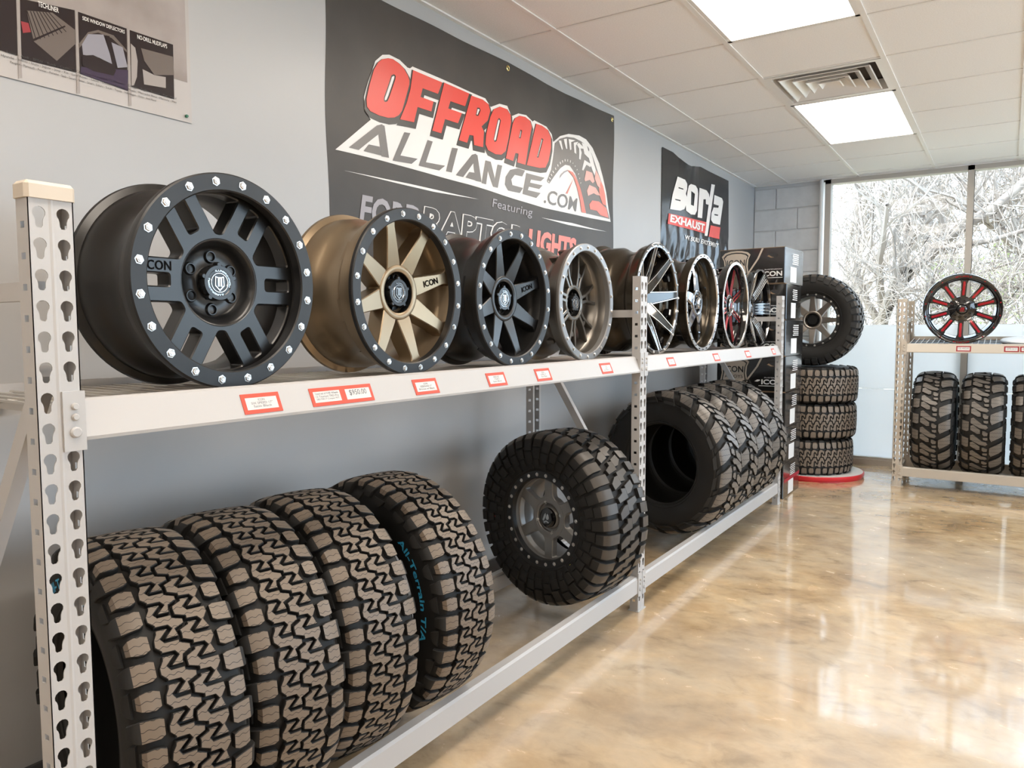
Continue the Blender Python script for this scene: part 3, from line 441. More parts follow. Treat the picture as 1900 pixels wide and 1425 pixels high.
make_rack(rk2, (0, 2.43), 'rack_tan', [[(-DEPTH+PD, 1.19, -PD, .37)], [(-DEPTH+PD, 1.19, -PD, .37)]], caps=(), rise=HP)
# ================================================================== TIRES  (local: axis = Z, outer face towards +Z)
def tire_profile(R, w, rr, h, cr=0.):
    """outer carcass, right half: arc from tread centre to bead as (axial, radius)"""
    S = R-h-rr; B = R-h
    key = [(0, B), (.20*w, B-.001), (.36*w, B-.004), (.420*w, B-.010), (.458*w, B-.026), (.485*w, B-.28*S), (.50*w, B-.48*S), (.487*w, B-.68*S), (.455*w, B-.86*S), (.415*w, B-.97*S), (.39*w, rr)]
    if cr: key[1:5] = [(.20*w, B-.003), (.33*w, B-.010), (.400*w, B-.020), (.450*w, B-.040)]
    pts = []
    for i in range(len(key)-1):
        p0, p1, p2, p3 = key[max(i-1, 0)], key[i], key[i+1], key[min(i+2, len(key)-1)]
        if i == 0: p0 = (-key[1][0], key[1][1])
        for k in range(4):
            t = k/4; pts.append(tuple(.5*(2*p1[c]+(p2[c]-p0[c])*t+(2*p0[c]-5*p1[c]+4*p2[c]-p3[c])*t*t+(3*p1[c]-p0[c]-3*p2[c]+p3[c])*t**3) for c in (0, 1)))
    pts.append(key[-1]); return pts
class Surf:
    def __init__(s, R, w, rr, h, cr=0.):
        s.p = tire_profile(R, w, rr, h, cr); s.L = [0]
        for a, b in zip(s.p[:-1], s.p[1:]): s.L.append(s.L[-1]+math.hypot(b[0]-a[0], b[1]-a[1]))
    def at(s, q):
        sg = 1 if q >= 0 else -1; q = min(abs(q), s.L[-1]-1e-6)
        i = max(k for k in range(len(s.L)-1) if s.L[k] <= q); t = (q-s.L[i])/(s.L[i+1]-s.L[i]); a, b = s.p[i], s.p[i+1]
        da, dr = b[0]-a[0], b[1]-a[1]; n = math.hypot(da, dr)
        return sg*(a[0]+da*t), a[1]+dr*t, sg*(-dr/n), da/n
def inset(poly, d):
    n = len(poly); out = []
    A = sum(poly[i][0]*poly[(i+1) % n][1]-poly[(i+1) % n][0]*poly[i][1] for i in range(n)); sg = 1 if A > 0 else -1
    for i in range(n):
        p, a, b = poly[i], poly[i-1], poly[(i+1) % n]
        e1 = Vector((p[0]-a[0], p[1]-a[1])); e2 = Vector((b[0]-p[0], b[1]-p[1]))
        if e1.length < 1e-9 or e2.length < 1e-9: out.append(p); continue
        n1 = Vector((-e1.y, e1.x)).normalized()*sg; n2 = Vector((-e2.y, e2.x)).normalized()*sg
        bis = n1+n2; L = max(bis.length_squared/2, .35)
        out.append((p[0]+bis.x*d/L, p[1]+bis.y*d/L))
    return out
def lug_poly(sf, R, poly, h, ch=.0014):
    """raised block from a flat (s, circumferential metres) outline"""
    top = inset(poly, ch); mb = MB(); n = len(poly); mb.uv = []
    def P(s, c, o):
        a, r, na, nr = sf.at(s); r2 = r+nr*o; th = c/R
        return (r2*math.cos(th), r2*math.sin(th), a+na*o)
    for pl, o in ((poly, -.002), (poly, h-ch), (top, h)):
        for s, c in pl: mb.v.append(P(s, c, o)); mb.uv.append((s, c) if o == h else (s, .004))
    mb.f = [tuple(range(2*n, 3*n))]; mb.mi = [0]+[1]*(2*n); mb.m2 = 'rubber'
    for k in (0, 1): mb.f += [(k*n+i, k*n+(i+1) % n, (k+1)*n+(i+1) % n, (k+1)*n+i) for i in range(n)]
    return mb
def lug_strip(sf, R, st, h, ch=.0016):
    """raised block that wraps the shoulder: stations (s, c_lo, c_hi, height factor)"""
    mb = MB(); mb.uv = []
    def P(s, c, o):
        a, r, na, nr = sf.at(s); r2 = r+nr*o; th = c/R
        return (r2*math.cos(th), r2*math.sin(th), a+na*o)
    for s, lo, hi, k in st:
        for c, o in ((lo, -.002), (lo, h*k-ch), (lo+ch, h*k), (hi-ch, h*k), (hi, h*k-ch), (hi, -.002)):
            mb.v.append(P(s, c, o)); mb.uv.append((s, c) if o == h*k else (s, .004))
    for i in range(len(st)-1): mb.f += [(i*6+k, i*6+k+1, i*6+7+k, i*6+6+k) for k in range(5)]
    hwT = SHOULDER[0]; mb.m2 = 'rubber'; mb.mi = [0 if k == 2 and abs(st[i+1][0]) <= hwT*1.03 else 1 for i in range(len(st)-1) for k in range(5)]+[1, 1]  # sides and shoulder wrap get the dark rubber, shade painted in
    e = (len(st)-1)*6; mb.f += [(0, 1, 2, 3, 4, 5), tuple(e+k for k in (5, 4, 3, 2, 1, 0))]
    return mb
SHOULDER = [.1]
# tread designs: each returns (pitch count, [(mesh builder)...])
def tread_at(sf, R, w, h):
    """all-terrain: interlocking S-shaped centre blocks, claw shoulders"""
    N = 22; p = 2*PI*R/N; hw = .43*w; g = .0060; SHOULDER[0] = hw
    shp = []
    b0 = [(-.56, .0), (-.50, .14), (-.60, .28), (-.60, .42), (-.54, .52), (-.50, .64), (-.60, .78), (-.58, .92), (-.56, 1.)]
    b1 = [(.06, 0.), (.08, .08), (-.10, .15), (-.11, .28), (.08, .35), (.09, .50), (.07, .58), (-.10, .65), (-.11, .78), (.07, .86), (.06, 1.)]
    b2 = [(.58, 0.), (.52, .10), (.50, .24), (.60, .34), (.60, .48), (.52, .60), (.50, .74), (.60, .84), (.58, 1.)]
    def bnd(b, u):
        k = math.floor(u); f = u-k
        for (v0, u0), (v1, u1) in zip(b[:-1], b[1:]):
            if u0 <= f <= u1+1e-9: return v0+(v1-v0)*(f-u0)/(u1-u0)
        return b[-1][0]
    def between(b, ua, ub):
        r = []
        for k in range(-2, 4):
            for v, u in b[:-1]:
                if ua+.02 < u+k < ub-.02: r.append((v, u+k))
        return r
    def column(bl, br, vm, cuts, sk):
        cu = []
        for c in cuts:
            a, b = c, c+.20*sk
            cu.append([(bnd(bl, a), a), (vm+.05, c+.005), (vm+.085, c+.055), (vm-.085, c+.205), (vm-.05, c+.255), (bnd(br, c+.27), c+.27)])
        for i in range(len(cuts)):
            A = cu[i]; Bc = [(v, u+(1 if i == len(cuts)-1 else 0)) for v, u in cu[(i+1) % len(cuts)]]
            poly = A+between(br, A[-1][1], Bc[-1][1])+Bc[::-1]+between(bl, A[0][1], Bc[0][1])[::-1]
            shp.append(lug_poly(sf, R, inset([(v*hw, u*p) for v, u in poly], g/2), h))
    column(b0, b1, -.28, (-.06, .44), 1); column(b1, b2, .30, (.42, .92), 1)
    for sg in (-1, 1):
        bb = b0 if sg < 0 else b2; o = 0 if sg < 0 else .23
        def edge(u): return bnd(bb, u-0)*hw
        s0 = .64*hw*sg; s1 = .97*hw*sg; s2 = 1.12*hw*sg; s3 = 1.26*hw*sg
        A = [(s0, (o+.10)*p, (o+.40)*p, 1), (.72*hw*sg, (o+.05)*p, (o+.43)*p, 1), (s1, (o+.04)*p, (o+.45)*p, 1), (1.04*hw*sg, (o+.06)*p, (o+.44)*p, 1.15), (s2, (o+.10)*p, (o+.42)*p, 1.15), (s3, (o+.14)*p, (o+.40)*p, .8)]
        Bs = [(s0*1.0, (o+.60)*p, (o+.88)*p, 1), (.74*hw*sg, (o+.55)*p, (o+.92)*p, 1), (.86*hw*sg, (o+.56)*p, (o+.93)*p, 1), (.93*hw*sg, (o+.59)*p, (o+.91)*p, .95), (1.02*hw*sg, (o+.63)*p, (o+.88)*p, .45), (1.10*hw*sg, (o+.66)*p, (o+.86)*p, .2)]
        shp.append(lug_strip(sf, R, A, h)); shp.append(lug_strip(sf, R, Bs, h))
        # zig-zag guard moulded on the upper sidewall
        shp.append(lug_strip(sf, R, [(1.16*hw*sg, (o+.50)*p, (o+1.00)*p, .40), (1.28*hw*sg, (o+.55)*p, (o+.98)*p, .42), (1.40*hw*sg, (o+.66)*p, (o+.90)*p, .30)], h))
    return N, shp
def tread_mud(sf, R, w, h):
    """mud terrain: slanted centre bars and chevron shoulder lugs"""
    N = 20; p = 2*PI*R/N; hw = .43*w; shp = []; SHOULDER[0] = hw
    def P(pts): shp.append(lug_poly(sf, R, inset([(v*hw, u*p) for v, u in pts], .002), h))
    P([(-.60, -.08), (-.44, -.16), (.04, .24), (.24, .28), (.34, .44), (.22, .56), (-.08, .52), (-.60, .22)])
    P([(-.60, .34), (-.44, .28), (-.06, .58), (-.06, .82), (-.24, .84), (-.60, .62)])
    P([(.00, .62), (.14, .62), (.33, .74), (.30, .94), (.10, .96), (.00, .84)])
    P([(.02, 1.02), (.16, 1.00), (.32, 1.00), (.33, 1.20), (.22, 1.22), (.06, 1.18)])
    for off0, sl, ss, sg, wds in ((.66, .62, (.40, .48, .60, .76, .90, 1.00, 1.10, 1.2, 1.32), 1, (.42, .66)), (.12, .30, (.66, .76, .88, .98, 1.08, 1.2, 1.3), -1, (.54, .62))):
        st = []
        for q, s in enumerate(ss):
            off = off0-(s-ss[0])*sl; wd = wds[0] if q == 0 else (wds[1] if s < 1.02 else wds[1]-.25*(s-1))
            st.append((s*hw*sg, off*p, (off+wd)*p, 1 if s < 1.12 else .75))
        shp.append(lug_strip(sf, R, st, h))
        st = [(s*hw*sg, (off0-(s-ss[0])*sl+.66)*p, (off0-(s-ss[0])*sl+.90)*p, .5) for s in (1.06, 1.14, 1.24)]
        shp.append(lug_strip(sf, R, st, h))
    return N, shp
def tread_big(sf, R, w, h, ribs=True):
    """aggressive mud terrain: chunky blocks and ribbed upper sidewall"""
    N = 19; p = 2*PI*R/N; hw = .455*w; shp = []; SHOULDER[0] = hw
    def P(pts): shp.append(lug_poly(sf, R, inset([(v*hw, u*p) for v, u in pts], .003), h))
    for sg in (1, -1):
        P([(v*sg, u*sg) for v, u in [(-.08, .02), (.40, -.10), (.46, .12), (.20, .26), (.20, .42), (-.08, .40)]])
        P([(v*sg, u*sg) for v, u in [(.02, .52), (.44, .34), (.48, .62), (.24, .84), (.02, .88)]])
        for k, (o, s_end) in enumerate(((.02, 1.34), (.52, 1.22))):
            o += .1*sg
            st = [(s*hw*sg, (o+.06*(1-s))*p, (o+.37)*p, 1 if s < 1.1 else .75) for s in (.54 if k else .6, .75, .9, 1.02, 1.13, s_end)]
            shp.append(lug_strip(sf, R, st, h))
            if not ribs: continue
            # radial ribs on the upper sidewall, stepped
            shp.append(lug_strip(sf, R, [(s*hw*sg, (o+.02)*p, (o+.43-.02*q)*p, .42) for q, s in enumerate((s_end+.05, s_end+.2, s_end+.34))], h))
            shp.append(lug_strip(sf, R, [(s*hw*sg, (o+.10)*p, (o+.36)*p, .28) for s in (s_end+.38, s_end+.50, s_end+.58)], h))
    return N, shp
TC = {}
def tire_data(kind, R, w, rr, h, lm):
    key = (kind, R, w, rr)
    if key in TC: return TC[key]
    sf = Surf(R, w, rr, h, kind == 'mud'); half = sf.p
    prof = [(r, -a) for a, r in half[::-1]]+[(r, a) for a, r in half[1:]]
    t = .010
    inner = [(rr-.003, .375*w), (rr+.012, .36*w), (rr+.35*(R-rr), .42*w), (rr+.62*(R-rr), .43*w), (R-h-.016, .34*w), (R-h-.014, 0)]
    prof = prof+inner+[(r, -z) for r, z in inner[::-1][1:]]
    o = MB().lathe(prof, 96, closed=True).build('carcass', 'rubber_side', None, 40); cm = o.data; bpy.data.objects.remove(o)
    # bead rings moulded round the rim edge
    bd = MB()
    for s in (-1, 1):
        for q, hh in ((.955, .0035), (.90, .002)):
            L = sf.L[-1]*q; a, r, na, nr = sf.at(s*L); bd.lathe([(r-.003, a), (r-.001, a+na*hh), (r+.001, a+na*hh), (r+.003, a)], 96)
    o = bd.build('bead', 'rubber_side', None, 50); bdm = o.data; bpy.data.objects.remove(o)
    N, shp = {'at': tread_at, 'mud': tread_mud, 'big': tread_big, 'plain': lambda *a: tread_big(*a, ribs=False)}[kind](sf, R, w, h)
    ms = []
    for q in shp:
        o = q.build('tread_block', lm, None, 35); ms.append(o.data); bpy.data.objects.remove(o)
    TC[key] = (cm, bdm, N, ms, sf); return TC[key]
def make_tire(root, kind, R, w, rr, h, lm, ph=0.):
    cm, bdm, N, ms, sf = tire_data(kind, R, w, rr, h, lm)
    c = link('carcass', cm, root); link('bead_ring', bdm, c)
    for k in range(N):
        for me in ms: link('tread_block', me, root, ph+2*PI*k/N)
    return sf
def arc_text(s, r0, ht, a_start, span, z, m, parent, zf=None, offset=.0):
    v, f = text_raw(s, offset=offset); mb = MB()
    mb.add([((r0+b*ht)*math.cos(a_start-a*span), (r0+b*ht)*math.sin(a_start-a*span), z if zf is None else zf(r0+b*ht)) for a, b in v], f)
    return mb.build('lettering', m, parent, rec=False)
FACE_NY = Matrix(((1, 0, 0), (0, 0, -1), (0, 1, 0)))      # local X->x, Y->z, Z->-y
FACE_PX = Matrix(((0, 0, 1), (1, 0, 0), (0, 1, 0)))       # local X->y, Y->z, Z->+x
def yawed(m3, a): return (Matrix.Rotation(a, 3, 'Z') @ m3)
def side_z(sf, r):
    best = min((abs(sf.at(sf.L[-1]*q/100)[1]-r), sf.at(sf.L[-1]*q/100)[0]) for q in range(40, 100)); return best[1]
# ---- four all-terrain tires in the near bay
atl = ['all-terrain tire nearest the camera, beside the front steel upright', 'all-terrain tire with blue-lettered sidewall, second from front upright', 'all-terrain tire third from front upright, beside the visible blue lettering', 'all-terrain tire standing apart with blue All-Terrain sidewall lettering showing']
for i, (y, yw) in enumerate(((-2.216, -.20), (-1.962, -.20), (-1.700, -.20), (-1.378, -.11))):
    t = thing('tire', atl[i], 'tire', (.515, y, .432), 'all-terrain tires on the near lower shelf', yawed(FACE_NY, yw))
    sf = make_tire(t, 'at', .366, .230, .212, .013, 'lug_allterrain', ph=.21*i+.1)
    zf = lambda r: side_z(sf, r)+.0015
    for a_ in ((128, 308), (150, 330), (120, 300), (50, 230))[i]: arc_text('All-Terrain T/A', .266, .023, math.radians(a_), math.radians(64), 0, 'letter_blue', t, zf, .02)
    if i == 0:
        # grey steel plate with bolt holes and a white strip seen inside the tire opening
        pl = [[(.17*math.cos(a*PI/24), .17*math.sin(a*PI/24)) for a in range(48)]]
        for k in range(5): pl.append([(.11*math.cos(2*PI*k/5)+.009*math.cos(a*PI/6), .11*math.sin(2*PI*k/5)+.009*math.sin(a*PI/6)) for a in range(12)])
        v, f = curve_mesh(pl, .002); MB().add([(x, y_, z-.075) for x, y_, z in v], f).build('inner_plate', 'inner_grey', t)
        MB().bevbox(.150, .166, -.10, .02, -.073, -.060, .003).build('weight_strip', 'paper_white', t)
# ---- four mud tires in the far bay
ml = ['black mud tire with open dark centre, first in the far bay', 'second mud tire from the middle upright in the far bay', 'third mud tire from the middle upright in the far bay', 'last mud tire of the far bay, against the stacked cartons']
for i, (y, x) in enumerate(((.905, .560), (1.235, .557), (1.572, .553), (1.93, .552))):
    t = thing('tire', ml[i], 'tire', (x, y, .503), 'mud tires on the far lower shelf', yawed(FACE_NY, -.20))
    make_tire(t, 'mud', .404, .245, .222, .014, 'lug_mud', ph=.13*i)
# ---- three mud tires on the window rack
wl = ['mud tire on the window rack, next to its left upright', 'mud tire in the middle of the window rack row', 'mud tire at right picture edge on the window rack']
for i, x in enumerate((1.660, 1.99, 2.318)):
    t = thing('tire', wl[i], 'tire', (x, R2Y+.29, .503), 'mud tires on the window rack', FACE_PX)
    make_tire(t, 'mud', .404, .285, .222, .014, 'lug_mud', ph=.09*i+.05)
# ---- stack on a round plinth
pt = thing('display_plinth', 'low round white plinth with a red edge under tire stack', 'plinth', (.755, 3.70, 0))
MB().lathe([(0, 0), (.395, 0), (.395, .012), (0, .012)], 72).build('base', 'platform_red', pt, 40)
MB().lathe([(0, .012), (.405, .012), (.408, .016), (.408, .040), (.404, .044), (.398, .0445)], 96).build('red_edge', 'platform_red', pt, 40)
MB().lathe([(.3985, .040), (.3985, .0455), (0, .0455)], 72).build('top', 'platform_white', pt, 40)
sl = ['flat all-terrain tire at the bottom of the stack on plinth', 'flat all-terrain tire in the middle of the plinth stack', 'flat all-terrain tire topping the stack, under the upright wheel']
for i in range(3):
    dx, dy = ((-.012, .0), (.006, .01), (.014, -.005))[i]
    t = thing('tire', sl[i], 'tire', (.700+dx, 3.69+dy, .046+.145+i*.2965), 'all-terrain tires stacked flat on the plinth')
    make_tire(t, 'at', .386, .290, .212, .013, 'lug_allterrain', ph=.4*i)
# ================================================================== WHEELS  (local: axis = Z, face towards +Z, lip plane at z = zo)
WC = {}
def cached(key, fn, name, m, smooth=40):
    if key not in WC:
        o = fn().build(name, m, None, smooth); WC[key] = o.data; bpy.data.objects.remove(o)
    return WC[key]
def barrel_mb(R, W, zo, lip):
    """rolled rim: front lip, bead seats, drop centre, rear flange"""
    o = [(R, zo), (R, zo-.010), (R-.006, zo-.014), (R-.013, zo-.017), (R-.015, zo-.050), (R-.030, zo-.062), (R-.040, zo-.085), (R-.040, zo-.135), (R-.028, zo-.16), (R-.016, zo-.18), (R-.014, zo-W+.022), (R-.006, zo-W+.016), (R, zo-W+.012), (R+.002, zo-W+.004), (R, zo-W)]
    i = [(R-.008, zo-W), (R-.022, zo-W+.020), (R-.026, zo-.19), (R-.048, zo-.14), (R-.048, zo-.085), (R-lip-.004, zo-.058), (R-lip, zo-.045), (R-lip, zo-.004), (R-lip+.003, zo)]
    return MB().lathe(o+i, 96, closed=True)
def loft(secs, c=.003):
    """spoke running out along +X: sections (r, half width, side offset, z top, z bottom)"""
    mb = MB()
    for r, hw, of, zt, zb in secs:
        mb.v += [(r, of-hw, zb), (r, of-hw, zt-c), (r, of-hw+c, zt), (r, of+hw-c, zt), (r, of+hw, zt-c), (r, of+hw, zb)]
    for k in range(len(secs)-1): mb.f += [(k*6+i, k*6+(i+1) % 6, k*6+6+(i+1) % 6, k*6+6+i) for i in range(6)]
    e = (len(secs)-1)*6; mb.f += [tuple(range(6)), tuple(e+5-i for i in range(6))]
    return mb
def ring_of(parent, me, name, n, r, z, a0=0.):
    for k in range(n):
        a = a0+2*PI*k/n; link(name, me, parent, a, (r*math.cos(a), r*math.sin(a), z))
def bolt_mb(r): return MB().lathe([(0, .0052), (r*.45, .0052), (r*.55, .0040), (r*.85, .0042), (r, .003), (r*1.02, .0012), (r*1.35, .001), (r*1.35, -.002)], 6)
def shield(s):
    return [(-.55*s, .72*s), (-.2*s, .62*s), (.2*s, .62*s), (.55*s, .72*s), (.62*s, -.35*s), (0, -.95*s), (-.62*s, -.35*s)]
def icon_cap(root, r, z, m='cap_black', text='ICON'):
    c = MB().lathe([(0, z), (r*.72, z), (r*.76, z+.0015), (r*.96, z+.0015), (r, z-.001), (r*1.02, z-.02), (0, z-.02)], 48).build('center_cap', m, root, 35)
    for k in range(5):
        a = 2*PI*k/5+.3; b = MB().lathe([(0, .001), (.0045, .001), (.006, -.001), (.0065, -.014)], 10); b.v = [(x+r*1.02*math.cos(a), y+r*1.02*math.sin(a), q+z) for x, y, q in b.v]; b.build('cap_screw', m, c, 40)
    MB().lathe([(r*.50, z+.0006), (r*.52, z+.0018), (r*.55, z+.0018), (r*.57, z+.0006)], 48).build('emblem_ring', 'chrome', c, 40)
    s = r*.5
    MB().prism(shield(s), lambda a, b: (a, b, z), lambda a, b: (a, b, z+.0016)).build('emblem', 'chrome', c)
    MB().prism(shield(s*.80), lambda a, b: (a, b, z), lambda a, b: (a, b, z+.0021)).build('emblem', m, c)
    for sx in (-1, 1): MB().prism([(sx*.16*s-.10*s, -.42*s), (sx*.16*s+.10*s, -.42*s), (sx*.16*s+.10*s, .5*s), (sx*.16*s-.10*s, .5*s)], lambda a, b: (a, b, z), lambda a, b: (a, b, z+.0027)).build('emblem', 'chrome', c)
    for st, a0, sp in (('ICON', 110, 40), ('VEHICLE DYNAMICS', 70, 90), ('ICON', 290, 40), ('VEHICLE DYNAMICS', 250, 90)):
        v, f = text_raw(st); MB().add([((r*.63+b*r*.13)*math.cos(math.radians(a0-a*sp)), (r*.63+b*r*.13)*math.sin(math.radians(a0-a*sp)), z+.0004+.0002) for a, b in v], f).build('cap_lettering', 'chrome', c, rec=False)
    return c
def f_cap(root, r, z, m, em):
    c = MB().lathe([(0, z+.002), (r*.55, z+.0015), (r*.8, z), (r*.95, z-.004), (r, z-.012), (r, z-.03), (0, z-.03)], 40).build('center_cap', m, root, 35)
    s = r*.62; zt = lambda a, b: (a, b, z+.0035); z0 = lambda a, b: (a, b, z-.001)
    for pl in ([(-.75, -.35), (-.35, .55), (-.05, .85), (.0, .35), (-.2, -.05), (-.45, -.5)], [(-.05, .0), (.2, .75), (.5, .6), (.62, .1), (.5, -.15), (.2, -.25)], [(-.55, -.6), (.05, -.35), (.65, -.55), (.5, -.75), (.0, -.6), (-.4, -.85)]):
        MB().prism([(a*s, b*s) for a, b in pl], z0, zt).build('emblem', em, c)
    return c
def hub_mb(ro, ri, zt, zd, rc):
    """hub pad: rounded outer ring, sunk dish with a raised centre bore"""
    return MB().lathe([(ro, zt-.045), (ro, zt-.004), (ro-.004, zt), (ri+.008, zt), (ri+.002, zt-.004), (ri, zd+.01), (ri-.006, zd+.001), (ri-.012, zd), (rc+.004, zd), (rc, zd+.004), (rc, zd+.012), (rc-.006, zd+.013), (0, zd+.013), (0, zd-.04), (ro-.02, zd-.04)], 72)
def beadlock(root, R, wd, zo, m, nb, br, rb=None, bm='bolt_steel', th=.012):
    ri = R-wd
    rg = MB().lathe([(R+.001, zo-.001), (R+.001, zo+th-.003), (R-.002, zo+th), (ri+.003, zo+th), (ri, zo+th-.003), (ri-.001, zo-.012), (ri+.004, zo-.012), (ri+.004, zo-.002)], 120, closed=True).build('beadlock_ring', m, root, 35)
    me = cached(('bolt', br, bm), lambda: bolt_mb(br), 'bolt', bm, 30)
    ring_of(rg, me, 'bolt', nb, rb or (R-wd*.5), zo+th, PI/nb)
    # dark counterbores round each bolt
    return rg
def text_on(root, s, cx, cy, wd, ht, z, m, rot=0., offset=.0, spacing=1.):
    v, f = text_raw(s, offset=offset, spacing=spacing); ca, sa = math.cos(rot), math.sin(rot)
    def fn(a, b):
        x, y = (a-.5)*wd, (b-.5)*ht; return (cx+x*ca-y*sa, cy+x*sa+y*ca, z)
    if callable(z): return MB().add([(*fn(a, b)[:2], z(math.hypot(*fn(a, b)[:2]))) for a, b in v], f).build('lettering', m, root, rec=False)
    return MB().add([fn(a, b) for a, b in v], f).build('lettering', m, root, rec=False)
def lug_holes(root, n, r, z, m, a0=0., rad=.011):
    me = cached(('lugh', m, rad), lambda: MB().lathe([(rad*1.25, .0), (rad, .006), (rad*.85, .006), (rad*.7, -.004), (rad*.3, -.006), (0, -.006)], 20), 'lug_seat', m)
    ring_of(root, me, 'lug_seat', n, r, z, a0)
def spokes(root, key, secs_list, n, a0, m, c=.003):
    for q, secs in enumerate(secs_list):
        me = cached((key, q, m), lambda: loft(secs, c), 'spoke', m, 30)
        for k in range(n): link('spoke', me, root, a0+2*PI*k/n)

def circ(r, n): return [(r*math.cos(2*PI*k/n), r*math.sin(2*PI*k/n)) for k in range(n)]
def rot2(p, a): return [(x*math.cos(a)-y*math.sin(a), x*math.sin(a)+y*math.cos(a)) for x, y in p]
def fillet(p, rad, n=4):
    out = []
    for i in range(len(p)):
        A, B, D_ = Vector(p[i-1]), Vector(p[i]), Vector(p[(i+1) % len(p)]); u, v = (A-B), (D_-B); lu, lv = u.length, v.length; t = min(rad, lu*.45, lv*.45)
        a, d = B+u*(t/lu), B+v*(t/lv)
        out += [tuple(a.lerp(B, q/n).lerp(B.lerp(d, q/n), q/n)) for q in range(n+1)]
    return out
def rrect(x0, x1, hw, rad): return fillet([(x0, -hw), (x1, -hw), (x1, hw), (x0, hw)], rad)
def window_poly(ra, half, rad):
    """opening between two spokes: ra = (r, angle taken by half a spoke)"""
    r0, t0 = ra[0]; r1, t1 = ra[-1]
    low = [(r, t) for r, t in ra]; up_ = [(r, 2*half-t) for r, t in ra[::-1]]
    arc = [(r1, t1+(2*half-2*t1)*q/8) for q in range(1, 8)]
    pts = [(r*math.cos(t), r*math.sin(t)) for r, t in low+arc+up_]
    return fillet(pts, rad, 3)
def plate(loops, z0, zt, c):
    """thick plate with openings and chamfered rims"""
    tops = [inset(l, c if i == 0 else -c) for i, l in enumerate(loops)]; mb = MB()
    v, f = curve_mesh(tops); mb.add([(x, y, zt) for x, y, _ in v], f)
    for l, t in zip(loops, tops):
        n = len(l); mb.add([(x, y, z0) for x, y in l]+[(x, y, zt-c) for x, y in l]+[(x, y, zt) for x, y in t], [(k*n+i, k*n+(i+1) % n, k*n+n+(i+1) % n, k*n+n+i) for k in (0, 1) for i in range(n)])
    return mb
def w_double(root, R, W, zo, ang=0.):
    link('barrel', cached(('b1', R, W, zo), lambda: barrel_mb(R, W, zo, .030), 'barrel', 'satin_black_barrel'), root)
    beadlock(root, R, .038, zo, 'ring_black', 20, .0076, R-.018)
    zt = zo-.030
    Ro = R-.027; L = [circ(Ro, 96)]
    for k in range(6):
        L.append(rot2(rrect(.124, .193, .0135, .006), ang+k*PI/3))
        L.append(rot2(window_poly([(r, math.asin(.0470/r)) for r in (.110, .130, .155, .178, .197)], PI/6, .006), ang+k*PI/3))
    L.append(circ(.0965, 64))
    link('spokes', cached(('dblp', zo), lambda: plate(L, zt-.045, zt, .0028), 'spokes', 'satin_black', 35), root)
    link('hub', cached(('h1', zo), lambda: MB().lathe([(.098, zt-.04), (.098, zt-.001), (.0955, zt-.0015), (.091, zt-.007), (.085, zt-.020), (.079, zt-.032), (.073, zt-.037), (.040, zt-.038), (.036, zt-.034), (.036, zt-.026), (0, zt-.026)], 96), 'hub', 'satin_black', 50), root)
    lug_holes(root, 6, .060, zt-.0375, 'satin_black', ang+PI/6, .0125)
    icon_cap(root, .040, zt-.004)
    text_on(root, 'ICON', -.150, .0295, .060, .020, zt+.0012, 'engrave', 0., .015, 1.05)
def w_wedge(root, R, W, zo, ang, body, barrel, hubm, text=True, nb=20, cap='icon', lip=.026, ringw=.034):
    link('barrel', cached(('b2', R, W, zo, barrel), lambda: barrel_mb(R, W, zo, lip), 'barrel', barrel), root)
    beadlock(root, R, ringw, zo, 'ring_black', nb, .0068, R-ringw*.48)
    zt = zo-.020; k = R/.235
    secs = [[(.060*k, .029*k, 0, zt-.022, zt-.07), (.085*k, .0275*k, 0, zt-.016, zt-.07), (.150*k, .0205*k, 0, zt-.005, zt-.06), (.186*k, .0170*k, 0, zt+.000, zt-.05), (.200*k, .0200*k, 0, zt+.001, zt-.05), (R-.024, .0300*k, 0, zt+.002, zt-.05)]]
    spokes(root, 'wedge%g%g' % (zo, R), secs, 8, ang, body, .0025)
    link('hub', cached(('h2', zo, R, body), lambda: hub_mb(.080*k, .058*k, zt-.015, zt-.050, .034*k), 'hub', body, 50), root)
    MB().lathe([(.0575*k, zt-.020), (.0575*k, zt-.0485), (0, zt-.0485)], 40).build('hub_well', hubm, root, 40)
    lug_holes(root, 6, .046*k, zt-.046, hubm, ang, .010)
    if cap == 'icon': icon_cap(root, .040*k, zt-.018)
    if text: text_on(root, 'ICON', .138*math.cos(ang), .138*math.sin(ang), .058, .019, lambda r: zt+.0012+(-.016+.011*(r-.085)/.065 if r < .15 else -.005+.005*(r-.15)/.036), 'engrave', ang, .02)
def w_mesh(root, R, W, zo):
    link('barrel', cached(('b3', R, W, zo), lambda: barrel_mb(R, W, zo, .022), 'barrel', 'gunmetal'), root)
    beadlock(root, R, .030, zo, 'anthracite', 22, .0062)
    zt = zo-.055; S = []
    for s in (-1, 1): S.append([(.060, .007, s*.010, zt+.006, zt-.03), (.110, .006, s*.012, zt+.002, zt-.03), (.150, .006, s*.022, zt, zt-.03), (R-.045, .007, s*.036, zt-.004, zt-.035), (R-.024, .009, s*.039, zt-.008, zt-.04)])
    spokes(root, 'mesh', S, 7, .2, 'gunmetal', .002)
    for a in (1,): spokes(root, 'meshb', [[(.118, .004, 0, zt-.002, zt-.02), (.130, .016, 0, zt-.002, zt-.02), (.138, .018, 0, zt-.004, zt-.02)]], 7, .2, 'gunmetal', .002)
    link('hub', cached(('h3', zo), lambda: hub_mb(.075, .055, zt+.006, zt-.03, .030), 'hub', 'gunmetal', 50), root)
    MB().lathe([(.0545, zt+.003), (.0545, zt-.028), (0, zt-.028)], 40).build('hub_well', 'cap_black', root, 40)
    lug_holes(root, 6, .044, zt-.026, 'cap_black', .2, .010); icon_cap(root, .032, zt+.010)
